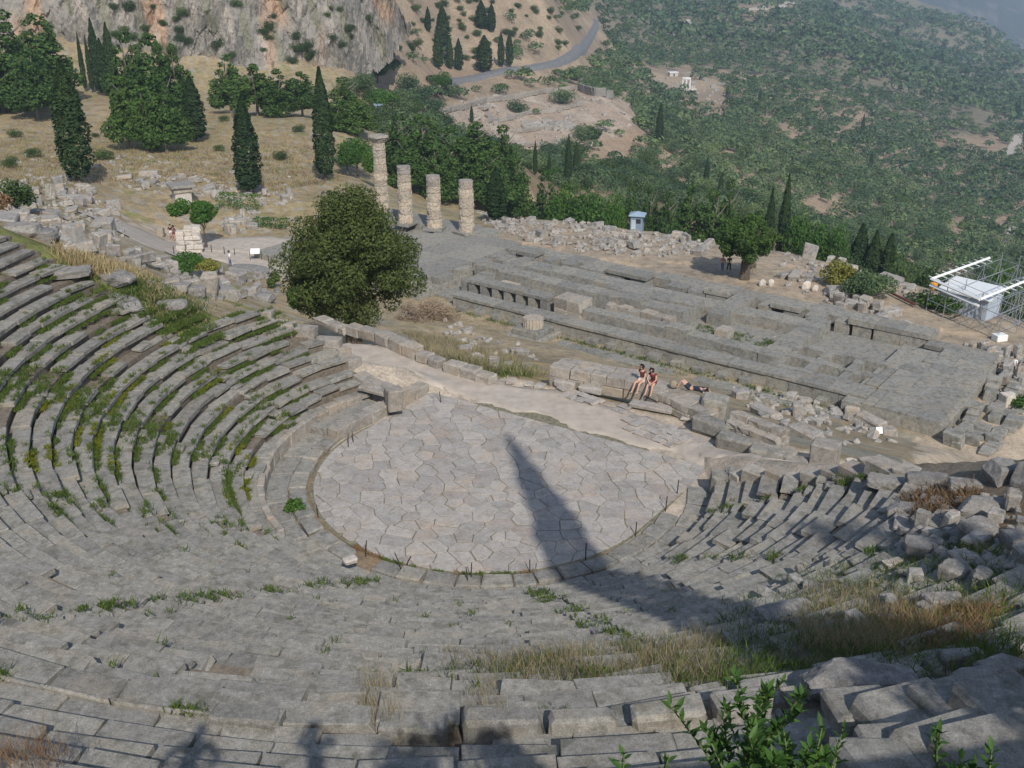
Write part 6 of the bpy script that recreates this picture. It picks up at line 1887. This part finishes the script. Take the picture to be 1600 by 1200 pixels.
lying = dict(pelvis=(0, 0, .12), chest=(.42, 0, .14), neck=(.62, 0, .15), head=(.74, 0, .17), face=(.1, -.1, 1.0), Lshoulder=(.54, .18, .14), Rshoulder=(.54, -.18, .14), Lelbow=(.78, .30, .12), Relbow=(.76, -.30, .12), Lwrist=(.92, .12, .10), Rwrist=(.93, -.12, .10),
             Lhip=(-.06, .10, .12), Rhip=(-.06, -.10, .12), Lknee=(-.38, .12, .42), Rknee=(-.40, -.10, .46), Lankle=(-.62, .12, .08), Rankle=(-.60, -.12, .08), Ltoe=(-.76, .13, .05), Rtoe=(-.74, -.13, .05))
person('person in dark clothes lying on back along the wall with knees raised', (L[0], L[1], .74), math.atan2(wd[1], wd[0]) - .05, lying, 'navy', 'navy', True, sleeves=True)
Q = on_wall(1052, .45, .73)
V, Fa = boulder_mesh(.2, .16, .22, 66, .4, .06); bag = tag(put('rucksack', mesh_np('rucksack', V, [Fa], M['olivec'], smooth=True), None, (Q[0], Q[1], .92)), 'tan rucksack on the wall at the feet of the lying person', 'bag')
def stander(px, py, label, top, bottom, rz=0.0, stride=.12, sc=1.0, bare=False, group='visitors among the ruins', dz=0.0, sl=True, lift=.1):
    Q = hit(px, py)
    person(label, (Q[0], Q[1], Q[2] + lift), rz, standing(1.7 * sc, stride), top, bottom, bare, group=group, sleeves=sl, fingers=False)
stander(268, 374, 'person in dark top and pale shorts standing left of the masonry stump', 'black', 'shirt', .4, bare=True)
stander(273, 376, 'person in reddish clothes standing beside the dark topped one by the masonry stump', 'pinkc', 'redtop', -.3, bare=True)
stander(360, 418, 'person in white shirt walking past the information board', 'shirt', 'jean', 2.2)
stander(1138, 428, 'person in black standing in the shade of the round crowned tree', 'black', 'black', .2, lift=.3)
stander(1128, 428, 'person in pink standing next to the one in black under the tree', 'pinkc', 'jean', -.5, lift=.3)
stander(1178, 430, 'person in white walking in the sun right of the round crowned tree', 'shirt', 'olivec', 1.0, lift=.3)
stander(1173, 432, 'person in khaki beside the white dressed walker near the tree', 'olivec', 'olivec', 1.0, lift=.3)
stander(1580, 587, 'person in white shirt and dark trousers at the path beside the stele field', 'shirt', 'black', 2.6, lift=.0)
stander(1595, 596, 'person in pink top near the white shirted one at the right edge', 'pinkc', 'black', 2.0, bare=True, lift=.0)
# the photographer and a companion, out of the frame: their shadows fall on the upper seats
ph = standing(1.78, .04)
ph['Relbow'] = np.array([-.30, -.16, 1.30]); ph['Rwrist'] = np.array([-.10, -.22, 1.56]); ph['Lelbow'] = np.array([.30, -.16, 1.30]); ph['Lwrist'] = np.array([.10, -.22, 1.56])
gz = 19.0
person('photographer in light shirt standing at the top of the theatre with raised arms', (.04, -.32, 19.12), math.pi, ph, 'shirt', 'jean', False, sleeves=True)
co = standing(1.72, .04); co['Lelbow'] = np.array([.42, .02, 1.12]); co['Lwrist'] = np.array([.20, -.06, .98]); co['Relbow'] = np.array([-.42, .02, 1.12]); co['Rwrist'] = np.array([-.20, -.06, .98])
person('companion with hands on hips standing at the top of the theatre', (-1.80, -.10, 18.95), math.pi, co, 'shirt', 'jean', False, sleeves=True)

# ================================================================== trees and shrubs behind the camera that shade the slope
def shade_tree(kind, x, y, ztop, label, wide=1.0, name=None):
    z = float(near_z(np.array(x), np.array(y)))
    return tree(kind, x, y, ztop - z, label, 'tree', None, name, wide, z)
shade_tree('cypress0', 10.6, -2.6, 39.3, 'tall cypress on the slope beside the camera, out of the picture', .52)
shade_tree('broad0', 11.5, -3.0, 26.2, 'round low tree on the slope at the right, out of the picture', .86)
shade_tree('pine2', 17.4, -3.2, 31.6, 'taller pine on the slope at the far right, out of the picture', .58)
shade_tree('broad1', 29.0, 1.0, 33.0, 'broadleaf tree at the outer right, out of the picture', .7)
def dense_bush(x, y, w, h, label, seed):
    z = float(near_z(np.array(x), np.array(y)))
    V, q = broad_crown(1, .8, 14, 1500, .17, seed, (.25, .42), .6)
    V = V.reshape(-1, 4, 3); c = V.mean(1, keepdims=True)
    V = (V - c) * .9 + c * np.array([w / 2, w / 2, h * .62]) + np.array([0, 0, h * .42])
    tag(put('bush', mesh_np('bush', V.reshape(-1, 3), [q], M['broad']), None, (x, y, z)), label, 'bush')
dense_bush(1.55, -.9, 1.3, 2.0, 'leafy bush beside the photographer, out of the picture', 401)
dense_bush(3.0, -1.2, 1.6, 2.2, 'second leafy bush at the right of the photographer, out of the picture', 402)
dense_bush(-4.4, -1.2, 1.8, 2.0, 'leafy bush left of the companion, out of the picture', 403)

# ================================================================== foreground almond shoots
LEAFV = np.array([(0, 0, 0), (.22, .14, .02), (.55, .17, .05), (1, 0, -.06), (.55, -.17, .05), (.22, -.14, .02), (.3, 0, -.03), (.65, 0, 0)])
LEAFF = [np.array([[0, 6, 1, 1], [0, 5, 6, 6]])[:, :3], np.array([[1, 6, 7, 2], [6, 5, 4, 7]]), np.array([[2, 7, 3], [7, 4, 3]])]
LEAFM = [mesh_np('leaf', LEAFV * s_, LEAFF, M['fgleaf'], smooth=True) for s_ in (.048, .063, .078)]
FG = 'green leafy shoots at the lower right'
FGN = [0]
def shoot(px, ytop, d, L, lean, nleaf, label, seed, branches=2):
    rg = np.random.default_rng(seed)
    topP = at(px, ytop, d)
    base_ = topP + np.array([-lean * L, rg.normal(0, .1) * L, -L])
    t_ = thing('leafy_shoot', label, 'plant', tuple(base_), 0, FG)
    paths = [np.array([[0, 0, -.6], [lean * L * .15, 0, L * .3], [lean * L * .5, 0, L * .7], [lean * L, topP[1] - base_[1], L]])]
    for b_ in range(branches):
        i0 = paths[0][1] * (1 - b_ * .4) + paths[0][2] * b_ * .4
        a = rg.uniform(0, 6.28); e_ = i0 + np.array([math.cos(a) * .28, math.sin(a) * .28, .55]) * L * .6
        paths.append(np.array([i0, i0 * .5 + e_ * .5 + [0, 0, .03], e_ * .8 + i0 * .2 + [0, 0, .03], e_]))
    m_ = MB()
    for k, p_ in enumerate(paths): m_.add(*tube(p_, [.011, .009, .006, .003] if k == 0 else [.006, .005, .004, .002], 5))
    st_ = m_.build('stem', M['fgstem'], t_)
    for k, p_ in enumerate(paths):
        m = int(nleaf * 1.5) if k == 0 else int(nleaf * .85)
        for i in range(m):
            u = .18 + .82 * (i / m) ** .8; s_ = u * 3; j = min(2, int(s_)); f_ = s_ - j
            c = p_[j] * (1 - f_) + p_[j + 1] * f_
            a = i * 2.4 + rg.normal(0, .3)
            put('leaf', LEAFM[rg.integers(3)], t_, tuple(c), (rg.normal(0, .4), -.35 - .5 * u + rg.normal(0, .25), a), (rg.uniform(.7, 1.15),) * 3)
for i, (px, yt, d, L, ln, nl, br, lab) in enumerate([
    (1225, 1062, 5.2, 1.1, .1, 40, 2, 'tallest leafy green shoot, bending at the top'), (1150, 1095, 5.0, .95, -.25, 46, 2, 'dense leafy shoot left of the tallest one'),
    (1190, 1110, 4.8, .9, .05, 52, 3, 'thick bushy shoot below the tallest one'), (1255, 1110, 4.9, .9, .2, 46, 3, 'bushy shoot right of the tallest one'),
    (1045, 1100, 4.8, .8, -.45, 36, 1, 'arching shoot leaning far left over the slabs'), (1100, 1135, 4.6, .8, -.3, 34, 2, 'short dark shoot between the arching one and the dense one'),
    (1320, 1130, 5.0, .8, .3, 32, 2, 'narrow shoot leaning right over the sunlit slabs'), (975, 1175, 4.6, .5, .0, 16, 1, 'small shoot tip at the bottom, leftmost'),
    (1045, 1180, 4.6, .5, .1, 16, 1, 'small shoot tip at the bottom beneath the arching one'), (1465, 1140, 4.9, .7, -.2, 26, 1, 'thin leafy shoot in front of the shaded slabs'),
    (1550, 1170, 4.8, .5, .1, 24, 1, 'low shoot at the bottom right corner'), (1225, 1145, 4.5, .8, -.1, 40, 3, 'low dense shoot at the bottom under the tallest one'),
    (1285, 1135, 4.7, .8, .15, 42, 3, 'leafy shoot filling the right side of the bushy mass'), (1170, 1150, 4.5, .7, -.2, 40, 3, 'leafy shoot filling the lower left of the bushy mass'), (1265, 1165, 4.4, .6, .1, 36, 3, 'lowest leafy shoot in the middle of the bushy mass'),
    (1310, 1168, 4.5, .6, .25, 30, 2, 'low shoot at the right foot of the bushy mass'), (1130, 1120, 4.9, .8, -.1, 36, 2, 'upright shoot at the left edge of the bushy mass'), (1500, 1180, 4.7, .5, -.1, 20, 2, 'low leafy tip right of the thin shoot')]):
    shoot(px, yt, d, L, ln, nl, lab, 850 + i, br)

# ================================================================== haze
hb = [(-4200, -90, -420), (4200, 4300, 620)]
V = np.array([(x, y, z) for z in (hb[0][2], hb[1][2]) for y in (hb[0][1], hb[1][1]) for x in (hb[0][0], hb[1][0])], float)
hm = bpy.data.materials.new('haze_air'); hm.use_nodes = True
for n_ in list(hm.node_tree.nodes):
    if n_.type != 'OUTPUT_MATERIAL': hm.node_tree.nodes.remove(n_)
pvn = hm.node_tree.nodes.new('ShaderNodeVolumePrincipled')
pvn.inputs['Color'].default_value = (.60, .79, 1.0, 1); pvn.inputs['Density'].default_value =   .00016; pvn.inputs['Anisotropy'].default_value = 0.0
hm.node_tree.links.new(pvn.outputs[0], hm.node_tree.nodes['Material Output'].inputs['Volume'])
tag(put('haze', mesh_np('haze', V, [np.array([[0, 2, 3, 1], [4, 5, 7, 6], [0, 1, 5, 4], [2, 6, 7, 3], [0, 4, 6, 2], [1, 3, 7, 5]])], hm)), kind='stuff')
